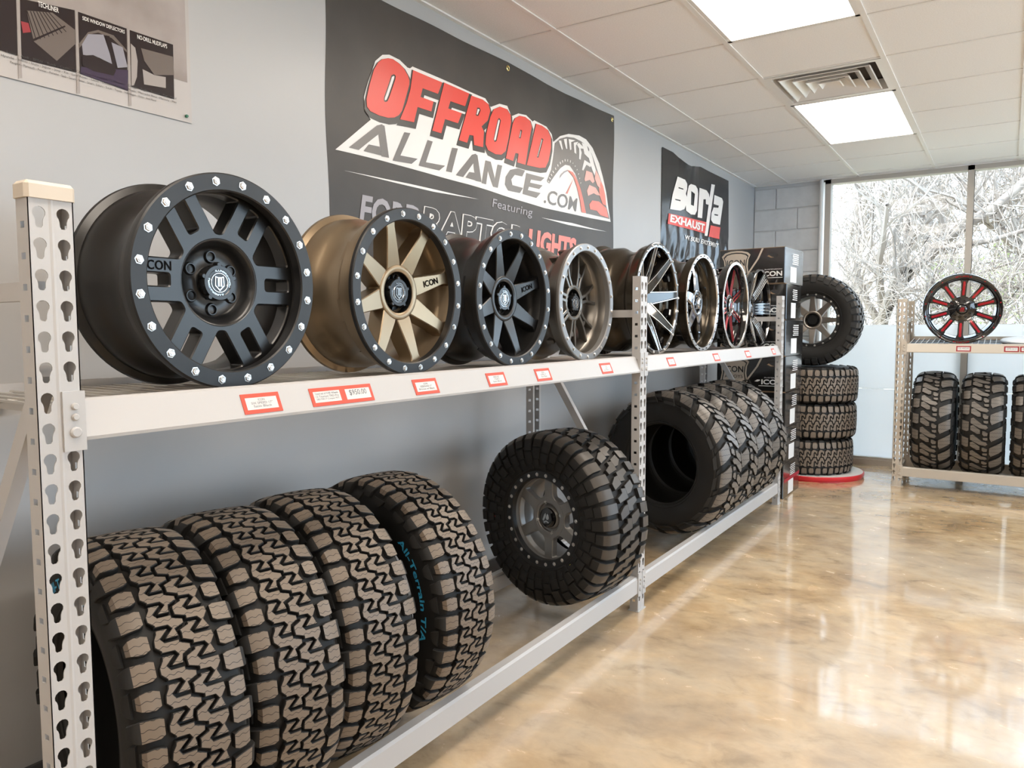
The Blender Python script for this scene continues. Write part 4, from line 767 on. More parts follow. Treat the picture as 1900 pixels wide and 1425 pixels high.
def w_milled(root, R, W, zo):
    link('barrel', cached(('b4', R, W, zo), lambda: barrel_mb(R, W, zo, .012), 'barrel', 'black_bronze'), root)
    link('barrel_face', cached(('lip4', R, zo), lambda: MB().lathe([(R-.001, zo+.001), (R-.004, zo+.003), (R-.022, zo+.002), (R-.024, zo-.004)], 96), 'barrel_face', 'chrome_dark', 40), root)
    def edge(s): return [(.065, .0022, s*.030, zo-.068, zo-.08), (.14, .0022, s*.024, zo-.036, zo-.05), (R-.020, .0022, s*.016, zo+.002, zo-.012)]
    body = [(.05, .030, 0, zo-.078, zo-.11), (.14, .0235, 0, zo-.040, zo-.09), (R-.018, .0155, 0, zo-.002, zo-.05)]
    me = cached(('mil', R), lambda: loft(body), 'spoke', 'gloss_black', 30); e1 = cached(('mile1', R), lambda: loft(edge(-1), .0006), 'milled_edge', 'milled', 30); e2 = cached(('mile2', R), lambda: loft(edge(1), .0006), 'milled_edge', 'milled', 30)
    for k in range(8):
        sp = link('spoke', me, root, .12+2*PI*k/8); link('milled_edge', e1, sp); link('milled_edge', e2, sp)
    for k in range(8):
        a = .12+2*PI*(k+.5)/8; z_ = MB().bevbox(R-.055, R-.018, -.020, .020, zo-.055, zo-.020, .006); ob = z_.build('rim_pocket', 'gloss_black', root); ob.rotation_euler = (0, 0, a)
    link('hub', cached(('h4', zo), lambda: hub_mb(.082, .060, zo-.075, zo-.10, .04), 'hub', 'gloss_black', 50), root)
    f_cap(root, .042, zo-.072, 'gloss_black', 'chrome')
    me = cached(('bolt', .0055, 'bolt_steel'), lambda: bolt_mb(.0055), 'bolt', 'bolt_steel', 30); ring_of(root, me, 'bolt', 24, R-.012, zo+.002, .05)
def w_five(root, R, W, zo):
    link('barrel', cached(('b5', R, W, zo), lambda: barrel_mb(R, W, zo, .022), 'barrel', 'black_bronze'), root)
    link('barrel_face', cached(('lip5', R, zo), lambda: MB().lathe([(R, zo+.0005), (R-.002, zo+.004), (R-.022, zo+.003), (R-.024, zo-.004)], 96), 'barrel_face', 'milled', 40), root)
    me = cached(('bolt', .0034, 'dark_steel'), lambda: bolt_mb(.0034), 'bolt', 'dark_steel', 30); ring_of(root, me, 'bolt', 28, R-.012, zo+.003)
    zt = zo-.045
    S = [[(.05, .036, 0, zt+.012, zt-.04), (.09, .034, 0, zt+.010, zt-.04), (.15, .026, 0, zt+.004, zt-.04), (.19, .023, 0, zt-.004, zt-.05), (R-.03, .032, 0, zt-.016, zt-.05)]]
    spokes(root, 'five', S, 5, PI/2, 'chrome_dark', .008)
    link('hub', cached(('h5', zo), lambda: hub_mb(.078, .055, zt+.016, zt-.01, .03), 'hub', 'chrome_dark', 50), root)
    lug_holes(root, 5, .044, zt-.008, 'chrome_dark', PI/2); f_cap(root, .034, zt+.028, 'chrome', 'cap_black')
def w_redthin(root, R, W, zo):
    link('barrel', cached(('b6', R, W, zo), lambda: barrel_mb(R, W, zo, .018), 'barrel', 'gloss_black'), root)
    link('barrel_face', cached(('lip6', R, zo), lambda: MB().lathe([(R, zo+.0005), (R-.002, zo+.003), (R-.018, zo+.003), (R-.020, zo-.003)], 96), 'barrel_face', 'milled', 40), root)
    zt = zo-.055
    for k in range(8):
        a = PI/8+2*PI*k/8
        sp = link('spoke', cached(('rt', R), lambda: loft([(.05, .020, 0, zt+.01, zt-.03), (.12, .017, 0, zt+.006, zt-.03), (R-.022, .015, 0, zt+.012, zt-.03)]), 'spoke', 'gloss_black', 30), root, a)
        for s in (-1, 1): link('red_edge', cached(('rte', R, s), lambda: loft([(.07, .0035, s*.013, zt+.013, zt), (.13, .0035, s*.012, zt+.010, zt), (R-.03, .0035, s*.011, zt+.014, zt)], .001), 'red_edge', 'candy_red', 30), sp)
    link('hub', cached(('h6', zo), lambda: hub_mb(.074, .054, zt+.014, zt-.005, .03), 'hub', 'gloss_black', 50), root)
    MB().lathe([(.040, zt+.022), (.043, zt+.026), (.046, zt+.022)], 40).build('cap_ring', 'chrome', root, 40); f_cap(root, .038, zt+.022, 'gloss_black', 'candy_red')
def w_splitmill(root, R, W, zo):
    link('barrel', cached(('b7', R, W, zo), lambda: barrel_mb(R, W, zo, .012), 'barrel', 'gloss_black'), root)
    link('barrel_face', cached(('lip7', R, zo), lambda: MB().lathe([(R-.001, zo), (R-.004, zo+.003), (R-.014, zo+.002), (R-.016, zo-.004)], 96), 'barrel_face', 'chrome_dark', 40), root)
    for k in range(6):
        a = 2*PI*k/6; sp = link('spoke', cached(('sm', R), lambda: loft([(.05, .040, 0, zo-.075, zo-.10), (.14, .043, 0, zo-.040, zo-.08), (R-.016, .047, 0, zo-.003, zo-.05)], .004), 'spoke', 'gloss_black', 30), root, a)
        for q, s in enumerate((-.034, -.012, .012, .034)):
            link('milled_edge', cached(('sme', R, q), lambda: loft([(.085, .0030, s*.85, zo-.058, zo-.07), (.15, .0032, s*.95, zo-.031, zo-.045), (R-.022, .0032, s*1.1, zo-.001, zo-.01)], .001), 'milled_edge', 'milled', 30), sp)
    link('hub', cached(('h7', zo), lambda: hub_mb(.080, .058, zo-.066, zo-.095, .035), 'hub', 'gloss_black', 50), root)
    lug_holes(root, 6, .046, zo-.093, 'chrome', 0.); f_cap(root, .036, zo-.060, 'chrome_dark', 'chrome')
def w_ten(root, R, W, zo, ang):
    link('barrel', cached(('b8', R, W, zo), lambda: barrel_mb(R, W, zo, .030), 'barrel', 'gloss_black'), root)
    link('barrel_face', cached(('lip8', R, zo), lambda: MB().lathe([(R, zo), (R-.003, zo+.003), (R-.020, zo+.001), (R-.028, zo-.008), (R-.040, zo-.018), (R-.042, zo-.03)], 96), 'barrel_face', 'gloss_black', 50), root)
    me = cached(('bolt', .0045, 'candy_red'), lambda: bolt_mb(.0045), 'bolt', 'candy_red', 30); ring_of(root, me, 'bolt', 16, R-.012, zo+.001, .2)
    for st, a0 in (('FUEL', 100), ('FUEL', 280)):
        v, f = text_raw(st, offset=.02); MB().add([((R-.017+b*.010)*math.cos(math.radians(a0-a*20)), (R-.017+b*.010)*math.sin(math.radians(a0-a*20)), zo+.0035) for a, b in v], f).build('lettering', 'candy_red', root, rec=False)
    zt = zo-.016
    for k in range(10):
        a = ang+2*PI*k/10
        sp = link('spoke', cached(('ten', R), lambda: loft([(.07, .0205, 0, zt-.030, zt-.07), (.10, .0185, 0, zt-.022, zt-.07), (R-.07, .0185, 0, zt-.006, zt-.05), (R-.036, .030, 0, zt-.004, zt-.05)]), 'spoke', 'gloss_black', 30), root, a)
        link('red_inlay', cached(('teni', R), lambda: loft([(.105, .0060, 0, zt-.0185, zt-.03), (.112, .0095, 0, zt-.0165, zt-.03), (R-.058, .0095, 0, zt-.002, zt-.02), (R-.050, .0060, 0, zt-.0015, zt-.02)], .003), 'red_inlay', 'candy_red', 40), sp)
    link('hub', cached(('h8', zo), lambda: MB().lathe([(.098, zt-.06), (.098, zt-.034), (.094, zt-.028), (.078, zt-.022), (.052, zt-.014), (.040, zt-.012), (.036, zt-.02), (0, zt-.02)], 10), 'hub', 'gloss_black', 20), root)
    lug_holes(root, 10, .060, zt-.016, 'gloss_black', .1, .008)
    f_cap(root, .034, zt+.002, 'gloss_black', 'candy_red'); MB().lathe([(0, zt+.0035), (.020, zt+.0035), (.022, zt+.002)], 8).build('cap_disc', 'candy_red', root, 30)
def w_six(root, R, W, zo):
    link('barrel', cached(('b9', R, W, zo), lambda: barrel_mb(R, W, zo, .030), 'barrel', 'anthracite'), root)
    beadlock(root, R, .032, zo, 'ring_black', 24, .0062)
    zt = zo-.030
    L = [circ(R-.027, 80)]
    for k in range(6): L.append(rot2(window_poly([(.088, .40), (.096, .265), (.110, .215), (.130, .185), (.150, .155), (R-.036, .135)], PI/6, .006), PI/2+k*PI/3))
    L.append(circ(.060, 48))
    link('spokes', cached(('sixp', zo), lambda: plate(L, zt-.030, zt-.002, .003), 'spokes', 'anthracite', 35), root)
    link('hub', cached(('h9', zo), lambda: MB().lathe([(.086, zt-.04), (.086, zt-.001), (.080, zt), (.072, zt), (.066, zt-.012), (.050, zt-.016), (.046, zt-.004), (.044, zt-.002), (0, zt-.004)], 64), 'hub', 'anthracite', 50), root)
    me = cached(('bolt', .0085, 'bolt_steel'), lambda: bolt_mb(.0085), 'lug_nut', 'bolt_steel', 30); ring_of(root, me, 'lug_nut', 4, .068, zt-.006, 1.85)
    f_cap(root, .043, zt+.010, 'gloss_black', 'chrome')
ZW = ZD+.0005
def wheel(label, y, R, W, x, fn, *a, rz=0., **k):
    m3 = FACE_PX if not rz else yawed(FACE_PX, rz)
    t = thing('alloy_wheel', label, 'wheel', (x, y, ZW+R+.0022), 'display wheels on the upper shelf', m3)
    fn(t, R, W, 0., *a, **k); return t
t = wheel('large satin black six-spoke wheel with silver bolt ring nearest camera', -2.045, .2365, .235, .662, w_double)
g = MB().prism([(-.03, -.004), (.02, -.006), (.03, .004), (-.02, .005)], lambda a, b: (.2245*math.cos(-1.9+a/.22), .2245*math.sin(-1.9+a/.22), -.11+b), lambda a, b: (.2265*math.cos(-1.9+a/.22), .2265*math.sin(-1.9+a/.22), -.11+b)); mat('green_mark', (.02, .45, .06), .5); 
MB().prism([(-.035, -.008), (.025, -.010), (.035, .004), (-.025, .006)], lambda a, b: (.221*math.cos(-2.05+a/.22), .221*math.sin(-2.05+a/.22), -.035+b), lambda a, b: (.2225*math.cos(-2.05+a/.22), .2225*math.sin(-2.05+a/.22), -.035+b)).build('chalk_mark', 'green_mark', t)
wheel('bronze eight-spoke wheel with black bolt ring on upper shelf', -1.447, .2375, .245, .672, w_wedge, math.radians(15), 'bronze', 'bronze', 'cap_black')
wheel('satin black eight-spoke wheel with black bolt ring, right of bronze wheel', -.892, .2375, .245, .672, w_wedge, math.radians(18), 'satin_black', 'satin_black_barrel', 'cap_black')
wheel('gunmetal mesh-spoke wheel with grey bolt ring before the middle upright', -.352, .2375, .230, .672, w_mesh)
wheel('wide gloss black wheel with silver milled spoke edges behind middle upright', .42, .276, .300, .672, w_milled)
wheel('deep dark wheel with five broad spokes and silver lip', 1.10, .276, .250, .665, w_five)
wheel('deep black wheel with thin red spokes and silver lip', 1.73, .276, .230, .665, w_redthin)
wheel('gloss black wheel with grouped milled spokes, last before the cartons', 2.275, .272, .225, .672, w_splitmill)
# red and black wheel on the window rack (its deck rises towards the back)
TILT = math.atan(HP/(DEPTH-.06))
t = thing('alloy_wheel', 'black wheel with ten red spoke inlays on the window rack', 'wheel', (1.828, R2Y+.10-.262*math.sin(TILT), ZD+.009+.264*math.cos(TILT)), None, yawed(Matrix.Rotation(TILT, 3, 'X') @ FACE_NY, .10)); w_ten(t, .262, .22, 0., math.radians(88))
# round white plate at the end of that shelf
t = thing('display_plate', 'white round dished plate lying on window rack at picture edge', 'plate', (2.31, R2Y+.29, ZD+HP/2+.002), None, (TILT, 0, 0))
MB().lathe([(0, 0), (.225, 0), (.230, .003), (.230, .016), (.224, .020), (.19, .017), (0, .017)], 64).build('dish', 'platform_white', t, 40)
MB().lathe([(.228, .006), (.233, .008), (.233, .013), (.228, .015)], 64, closed=True).build('rim', 'steel', t, 40)
# ---- big tire on its wheel in the near bay
t = thing('mounted_tire', 'chunky mud tire on dark six-spoke wheel beside middle upright', 'tire', (.553, -.335, .458), None, yawed(FACE_NY, -.20))
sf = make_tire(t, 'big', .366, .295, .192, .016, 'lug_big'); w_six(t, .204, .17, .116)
for a, r, m_ in ((math.radians(186), .255, 'dot_red'), (math.radians(-42), .232, 'dot_yellow')):
    d = MB().lathe([(0, .0012), (.0055, .0012), (.006, 0)], 12); zz = side_z(sf, r)+.001; d.v = [(x+r*math.cos(a), y+r*math.sin(a), z+zz) for x, y, z in d.v]; d.build('paint_dot', m_, t)
# ---- upright tire and wheel on top of the plinth stack
t = thing('mounted_tire', 'upright mud tire on grey spoked wheel standing on tire stack', 'tire', (.735, 3.70, .046+.29*3+.010+.392), None, yawed(FACE_NY, .02))
make_tire(t, 'plain', .386, .290, .222, .014, 'lug_big', .1); w_wedge(t, .232, .22, .100, math.radians(0), 'titanium', 'gunmetal', 'cap_black', False, 20)
# ================================================================== CARTONS
BX0, BX1, BY0, BY1 = .285, .790, 2.535, 3.035
bl = ['black wheel carton on top of the stack with pale shield print', 'black wheel carton second from the top of the stack', 'black wheel carton third from the top of the stack', 'black wheel carton with shield print showing under the shelf', 'black wheel carton fifth from the top of the stack', 'black wheel carton sixth from top, behind the mud tires', 'black wheel carton at the bottom of the stack on floor']
BH = .2625
def carton(i, lab):
    z0 = (6-i)*BH; t = thing('wheel_carton', lab, 'carton', ((BX0+BX1)/2, (BY0+BY1)/2, z0), 'stacked wheel cartons', (0, 0, (-.05, .012, -.02, 0, .01, -.008, 0)[i]))
    hx, hy = (BX1-BX0)/2-(.012 if i < 2 else 0), (BY1-BY0)/2-(.015 if i < 2 else 0); h = BH-.002
    MB().bevbox(-hx, hx, -hy, hy, 0, h, .004).build('body', 'carton_black', t)
    fy = -hy-.0006
    def F(u, v, d=0.): return (-hx+u*2*hx, fy-d, v*h)
    def flat(pts, m, nm, d=0.): return MB().add([F(u, v, d) for u, v in pts], [tuple(range(len(pts)))]).build(nm, m, t, rec=False)
    flat([(0, 0), (1, 0), (1, .012), (0, .012)], 'carton_brown', 'edge'); flat([(0, .985), (1, .985), (1, 1), (0, 1)], 'carton_brown', 'edge')
    sh = [(.03, .80), (.08, .90), (.17, .945), (.26, .955), (.35, .945), (.44, .90), (.48, .83), (.45, .70), (.44, .50), (.46, .25), (.26, .06), (.05, .25), (.075, .50), (.065, .68)]
    flat(sh, 'carton_print', 'shield_print'); cx, cy = .255, .55
    flat([(cx+(u-cx)*.88, cy+(v-cy)*.88) for u, v in sh], 'carton_black', 'shield_print', .0004)
    flat([(cx+(u-cx)*.80, cy+(v-cy)*.80) for u, v in sh], 'carton_print', 'shield_print', .0008)
    def tx(s, u0, u1, v0, v1, m, off=0., d=.0012): text_to(MB(), s, lambda a, b: F(u0+a*(u1-u0), v0+b*(v1-v0), d), offset=off).build('lettering', m, t, rec=False)
    tx('ICON', .115, .395, .52, .70, 'carton_black', .02); tx('ALLOYS', .12, .39, .36, .45, 'carton_black')
    flat([(.65, .985), (.68, .985), (.61, .70), (.50, .40), (.36, .05), (.33, .05), (.47, .40), (.58, .70)], 'carton_print', 'stripe')
    tx('ICON', .66, .965, .20, .34, 'carton_white', .03); tx('SUSPENSION', .70, .96, .375, .405, 'carton_white'); flat([(.62, .15), (.97, .15), (.97, .165), (.62, .165)], 'carton_white', 'stripe')
    flat([(.56, .28), (.60, .33), (.64, .33), (.64, .30), (.60, .27)], 'carton_white', 'stripe')
    # handle slot
    pts = [(.82+.075*math.cos(a)*(1 if abs(math.cos(a)) < .99 else 1), .78+.055*math.sin(a)) for a in [2*PI*k/18 for k in range(18)]]
    flat(pts, 'dark_steel', 'handle_slot', .0003); flat([(.735, .76), (.79, .71), (.84, .715), (.80, .74), (.76, .79)], 'carton_brown', 'handle_flap', .0006)
    # right side: label and printed columns
    xx = hx+.0006
    def Sd(u, v, d=0.): return (xx+d, -hy+u*2*hy, v*h)
    MB().add([Sd(u, v) for u, v in ((.30, .05), (.62, .05), (.62, .48), (.30, .48))], [(0, 1, 2, 3)]).build('label', 'carton_white', t, rec=False)
    for q in range(6):
        MB().add([Sd(u, v) for u, v in ((.40+.03*(q % 2), .56+.055*q), (.72, .56+.055*q), (.72, .585+.055*q), (.40+.03*(q % 2), .585+.055*q))], [(0, 1, 2, 3)]).build('stripe', 'carton_white', t, rec=False)
    if i == 6: MB().add([Sd(u, v, .0003) for u, v in ((.05, .44), (1, .44), (1, .54), (.05, .54))], [(0, 1, 2, 3)]).build('red_band', 'carton_red', t, rec=False)
for i, lab in enumerate(bl): carton(i, lab)

# ================================================================== SHELF TAGS
fb, ftp = Vector((.0035, 0, 1.066)), Vector((-.022, 0, 1.126)); fd = ftp-fb; fn_ = Vector((fd.z, 0, -fd.x)).normalized()
def shelf_tag(M, y0, y1, cells, label, ink='tag_ink', red='tag_red', group='price tags on the near rack'):
    t = thing('price_tag', label, 'price tag', M @ (fb+fd*.4+Vector((0, (y0+y1)/2, 0))), group); inv = Matrix.Translation(-(M @ (fb+fd*.4+Vector((0, (y0+y1)/2, 0)))))
    def P(y, v, d): return inv @ (M @ (fb+fd*v+fn_*d+Vector((0, y, 0))))
    v0, v1 = .10, .78
    f = MB(); f.add([P(y, v, d) for d in (.0003, .0016) for y, v in ((y0, v0), (y1, v0), (y1, v1), (y0, v1))], [(3, 2, 1, 0), (4, 5, 6, 7), (0, 1, 5, 4), (1, 2, 6, 5), (2, 3, 7, 6), (3, 0, 4, 7)]).build('holder', red, t)
    n = len(cells); L = (y1-y0)/n
    for k, lines in enumerate(cells):
        a, b = y0+L*k+.009, y0+L*(k+1)-.009
        MB().add([P(y, v, .0019) for y, v in ((a, v0+.13), (b, v0+.13), (b, v1-.14), (a, v1-.14))], [(0, 1, 2, 3)]).build('insert', 'tag_insert', t, rec=False)
        vb, vt = v0+.17, v1-.18; m = len(lines); mb = MB()
        for q, s in enumerate(lines):
            hi = vt-(vt-vb)*q/m; lo = hi-(vt-vb)/m*.72; wd = min((b-a)*.86, (b-a)*.9*len(s)/(9 if m == 1 else 17)); c = (a+b)/2
            text_to(mb, s, lambda u, v: P(c-wd/2+u*wd, lo+v*(hi-lo), .0022))
        mb.build('lettering', ink, t, rec=False)
M1 = Matrix.Translation((FX, 0, 0))
TG = [(-2.119, -2.02, [['ICON', 'SIX SPEED 17"', 'Satin Black']], 'red-bordered shelf tag below the nearest satin black wheel'),
 (-1.933, -1.732, [['Used set of 4 BE Wheels', '12 Titanium TRD Pro', '285/70R17 Cooper M/T'], ['$950.00']], 'wide orange-red double tag with the $950.00 price'),
 (-1.572, -1.471, [['ICON', 'REBOUND 17"', 'Bronze w/ Black']], 'red-bordered shelf tag below the bronze wheel'),
 (-1.228, -1.127, [['REBOUND', '17x8.5', 'Satin Black']], 'red-bordered shelf tag below the satin black eight-spoke wheel'),
 (-.943, -.844, [['ICON', 'ALPHA 17"', 'Gun Metal']], 'red-bordered shelf tag between satin black and gunmetal wheels'),
 (-.453, -.356, [['ICON', 'ALPHA', 'Gun Metal 17"']], 'red-bordered shelf tag below the gunmetal mesh wheel'),
 (.246, .337, [['FUEL', 'MAVERICK', '20x10']], 'shelf tag just past the middle upright, below milled wheel'),
 (.911, 1.003, [['MOTO', 'METAL', '20x10']], 'shelf tag below the deep five-spoke wheel'),
 (1.508, 1.606, [['FUEL', '20x9', 'Red']], 'shelf tag below the black wheel with red spokes'),
 (2.126, 2.197, [['FUEL', '20x9']], 'small shelf tag at the far end by the last upright')]
for y0, y1, c, lab in TG: shelf_tag(M1, y0, y1, c, lab)
M2 = Matrix.Translation((R2X, R2Y, 0)) @ Matrix.Rotation(-PI/2, 4, 'Z')
mat('tag_darkred', (.30, .015, .02), .5); mat('tag_pale', (.75, .55, .48), .5)
for x0, x1, c, lab in ((1.801, 1.898, [['FUEL HARDLINE']], 'dark red framed tag below the red-spoked wheel on window rack'), (2.105, 2.197, [['GRIPPER 33x12.50']], 'dark red framed tag near right picture edge on window rack'), (2.203, 2.30, [['GRIPPER 35x12.50']], 'dark red framed tag cut by the right picture edge')):
    shelf_tag(M2, x0-R2X, x1-R2X, c, lab, red='tag_darkred', group='price tags on the window rack')

# ================================================================== WALL BANNERS
def bdisp(y, z):  # soft sag and puckers of the hanging vinyl
    return .006+.004*math.sin(3.1*y+1.1*z)+.0025*math.sin(9*y-5*z)+.0018*math.sin(14*(y+.6*z))
def sheet(y0, y1, z0, z1, ny, nz, fn, name, m, parent, edge=None):
    mb = MB(); 
    for j in range(nz+1):
        for i in range(ny+1):
            y, z = y0+(y1-y0)*i/ny, z0+(z1-z0)*j/nz
            if edge: y, z = edge(i/ny, j/nz, y, z)
            mb.v.append((fn(y, z), y, z))
    mb.f = [(j*(ny+1)+i, j*(ny+1)+i+1, (j+1)*(ny+1)+i+1, (j+1)*(ny+1)+i) for j in range(nz) for i in range(ny)]
    k = len(mb.v); mb.v += [(max(x-.0012, .0005), y, z) for x, y, z in mb.v]; mb.f += [tuple(a+k for a in f[::-1]) for f in mb.f]
    rim = [i for i in range(ny+1)]+[j*(ny+1)+ny for j in range(1, nz+1)]+[nz*(ny+1)+i for i in range(ny-1, -1, -1)]+[j*(ny+1) for j in range(nz-1, 0, -1)]
    mb.f += [(rim[i], rim[(i+1) % len(rim)], rim[(i+1) % len(rim)]+k, rim[i]+k) for i in range(len(rim))]
    return mb.build(name, m, parent, 60)
def decal(loops, d, m, name, parent, fn=bdisp):
    import bmesh
    v, f = curve_mesh(loops); me = bpy.data.meshes.new('t'); me.from_pydata(v, [], f); bm = bmesh.new(); bm.from_mesh(me); bpy.data.meshes.remove(me)
    if fn in (bdisp, globals().get('pdisp')):
        for _ in range(7):
            es = [e for e in bm.edges if e.calc_length() > (.055 if fn is bdisp else .022)]
            if not es: break
            bmesh.ops.subdivide_edges(bm, edges=es, cuts=1); bmesh.ops.triangulate(bm, faces=bm.faces)
    bm.verts.index_update(); v = [tuple(q.co) for q in bm.verts]; f = [tuple(q.index for q in g_.verts) for g_ in bm.faces]; bm.free()
    return MB().add([(fn(y, z)+d, y, z) for y, z, _ in v], f).build(name, m, parent, rec=False)
def quad_text(s, q, d, m, parent, fn=bdisp, name='lettering', grow=0., **kw):
    (a, b, c, e) = q; mb = MB()
    def mp(u, v):
        u = .5+(u-.5)*(1+grow); v = .5+(v-.5)*(1+grow*3)
        y = (a[0]*(1-u)+b[0]*u)*(1-v)+(e[0]*(1-u)+c[0]*u)*v; z = (a[1]*(1-u)+b[1]*u)*(1-v)+(e[1]*(1-u)+c[1]*u)*v
        return (fn(y, z)+d, y, z)
    text_to(mb, s, mp, **kw); return mb.build(name, m, parent, rec=False)
def growp(p, g, dy=0., dz=0.):
    q = inset([(a, b) for a, b in p], -g); return [(a+dy, b+dz) for a, b in q]
bn = thing('wall_banner', 'wide dark vinyl banner with red OFFROAD and white ALLIANCE.COM logo', 'banner', (0, .1, 1.55))
bn.location = (0, 0, 0)
sheet(-1.115, 1.29, 1.52, 2.565, 60, 30, bdisp, 'vinyl', 'vinyl_dark', bn, lambda i, j, y, z: (y+(.006*math.sin(j*9) if i in (0, 1) else 0), z-(.010*abs(math.sin(i*PI*2)) if j > .96 else 0)+(j*(i-.5)*.03)))
for y, z in ((.085, 2.535), (1.262, 2.55), (-1.08, 2.52)):
    MB().lathe([(.007, .001), (.010, .0035), (.014, .001)], 20).build('grommet', 'brass', bn, 50).matrix_local = Matrix.Translation((bdisp(y, z)+.001, y, z)) @ Matrix.Rotation(PI/2, 4, 'Y')
D = .0022
decal([ART['white']], D, 'print_white', 'logo_ground', bn)
for L in ART['red']: decal([growp(L[0], .013, .004, -.012)], D*1.6, 'print_ink', 'letter_shadow', bn)
for L in ART['red']:
    decal(L, D*2.4, 'print_red', 'letter', bn)
    for hl in L[1:]: decal([growp(hl, -.006)], D*1.9, 'print_white', 'letter_counter', bn)
for p in ART['alliance']: decal([p], D*1.6, 'print_ash', 'letter', bn)
for p in ART['lines']: decal([p], D, 'print_white', 'rule_line', bn)
decal([ART['arch']], D*1.6, 'print_ash', 'tire_emblem', bn)
for k, m_ in (('lugw', 'print_white'), ('lugp', 'print_pink'), ('lugr', 'print_coral'), ('ticks', 'print_white')):
    for p in ART[k]: decal([p], D*2.4, m_, 'emblem_mark', bn)
decal([ART['redarc']], D*2.4, 'print_coral', 'emblem_mark', bn); decal([ART['greyarc']], D*2.4, 'print_grey', 'emblem_mark', bn); decal([ART['needle']], D*2.4, 'print_coral', 'emblem_mark', bn)
quad_text('.COM', [(.43, 1.926), (.80, 1.926), (.82, 2.004), (.45, 2.004)], D*1.8, 'print_ash', bn, offset=.012)
quad_text('Featuring', [(-.07, 1.826), (.305, 1.826), (.318, 1.880), (-.057, 1.880)], D, 'print_grey', bn)
quad_text('FORD', [(-.965, 1.655), (-.600, 1.655), (-.585, 1.772), (-.945, 1.772)], D, 'print_grey', bn, offset=.03)
RQ = [(-.588, 1.650), (.235, 1.650), (.258, 1.776), (-.565, 1.776)]
quad_text('RAPTOR', RQ, D, 'print_white', bn, grow=.015, offset=.06); quad_text('RAPTOR', RQ, D*1.7, 'vinyl_dark', bn, offset=.03)
quad_text('LIGHTS', [(.262, 1.645), (.795, 1.645), (.815, 1.774), (.282, 1.774)], D, 'print_coral', bn, offset=.05)
quad_text('.COM', [(.83, 1.64), (1.15, 1.64), (1.17, 1.73), (.85, 1.73)], D, 'print_grey', bn)
# glossy black exhaust poster, crinkled below
def pdisp(y, z):
    k = max(0, min(1, (2.06-z)/.16)); s = max(0, 1-abs(y-2.62)/.22)*max(0, min(1, (z-2.32)/.2))
    return .010+k*(.008*math.sin(31*y+3*math.sin(9*z))+.006*math.sin(57*y-6*z)*math.sin(5*z))+.004*math.sin(6*y+2*z)+.022*s*(z-2.32)/.2+.003*math.sin(40*y)*s
ep = thing('wall_poster', 'glossy crinkled black vinyl poster with white borla exhaust lettering', 'poster', (0, 0, 0))
sheet(2.09, 3.60, 1.50, 2.545, 160, 70, pdisp, 'vinyl', 'vinyl_black', ep, lambda i, j, y, z: (y+(.07*(1-j) if i > .5 else 0)*(i-.5)*2, z-(.05*max(0, 1-abs(i-.33)/.2) if j > .97 else 0)))
pd2 = lambda y, z: .026+.004*math.sin(6*y+2*z)
for L in ART['borla']: decal(L, .0035, 'print_white', 'letter', ep, pdisp)
for p in ART['bred']: decal([p], .0035, 'print_red', 'red_band', ep, pdisp)
quad_text('EXHAUST', ART['exh_q'], .0065, 'print_white', ep, pdisp, offset=.04); quad_text('WE BUILD EXCITEMENT', ART['exc_q'], .0045, 'print_white', ep, pdisp, offset=.02)
# product poster, upper left
pp = thing('wall_poster', 'glossy brown product poster of car accessories pinned at upper left', 'poster', (0, 0, 0))
flat_ = lambda y, z: .004
sheet(-3.4, -1.673, 1.881, 2.75-.14, 8, 8, flat_, 'sheet', 'poster_base', pp)
def PD(p, d, m_, nm): decal([p], d, m_, nm, pp, flat_)
mat('poster_grad', (.5, .45, .42), .22); noise_col(MATS['poster_grad'], (.20, .16, .145), (.46, .41, .39), 3.2, .3, .72)
PD([(-3.39, 2.02), (-1.735, 2.0), (-1.685, 2.0), (-1.685, 2.60), (-3.39, 2.60)], .0008, 'poster_grad', 'photo_ground')
for p in ART['strip']: PD(p, .0022, 'poster_light', 'divider')
for p in ART['panels']: PD(p, .0016, 'poster_panel', 'photo_panel')
for k, d, m_ in (('liner', .0024, 'poster_mid'), ('linerc', .003, 'poster_panel'), ('tail', .0026, 'tag_darkred'), ('roof', .0024, 'poster_mid'), ('glass', .0026, 'poster_glass'), ('glass2', .0026, 'poster_glass'), ('pillar', .003, 'poster_panel'), ('door', .0026, 'poster_purple'), ('mirror', .0032, 'poster_panel'), ('flap2', .0024, 'poster_light'), ('flap', .003, 'poster_mid'), ('wheelp', .0026, 'poster_light')):
    PD(ART[k], d, m_, 'photo_shape')
for p in ART['linerg']: PD(p, .0028, 'poster_panel', 'photo_shape')
def bx(q): ys_ = [a[0] for a in q]; zs_ = [a[1] for a in q]; return [(min(ys_), min(zs_)), (max(ys_), min(zs_)), (max(ys_), max(zs_)), (min(ys_), max(zs_))]
for k, s, off in (('t_tech', 'TECHLINER', .012), ('t_side', 'SIDE WINDOW DEFLECTORS', .012), ('t_mud', 'NO-DRILL MUDFLAPS', .012)): quad_text(s, bx(ART[k]), .0034, 'print_white', pp, flat_, offset=off)
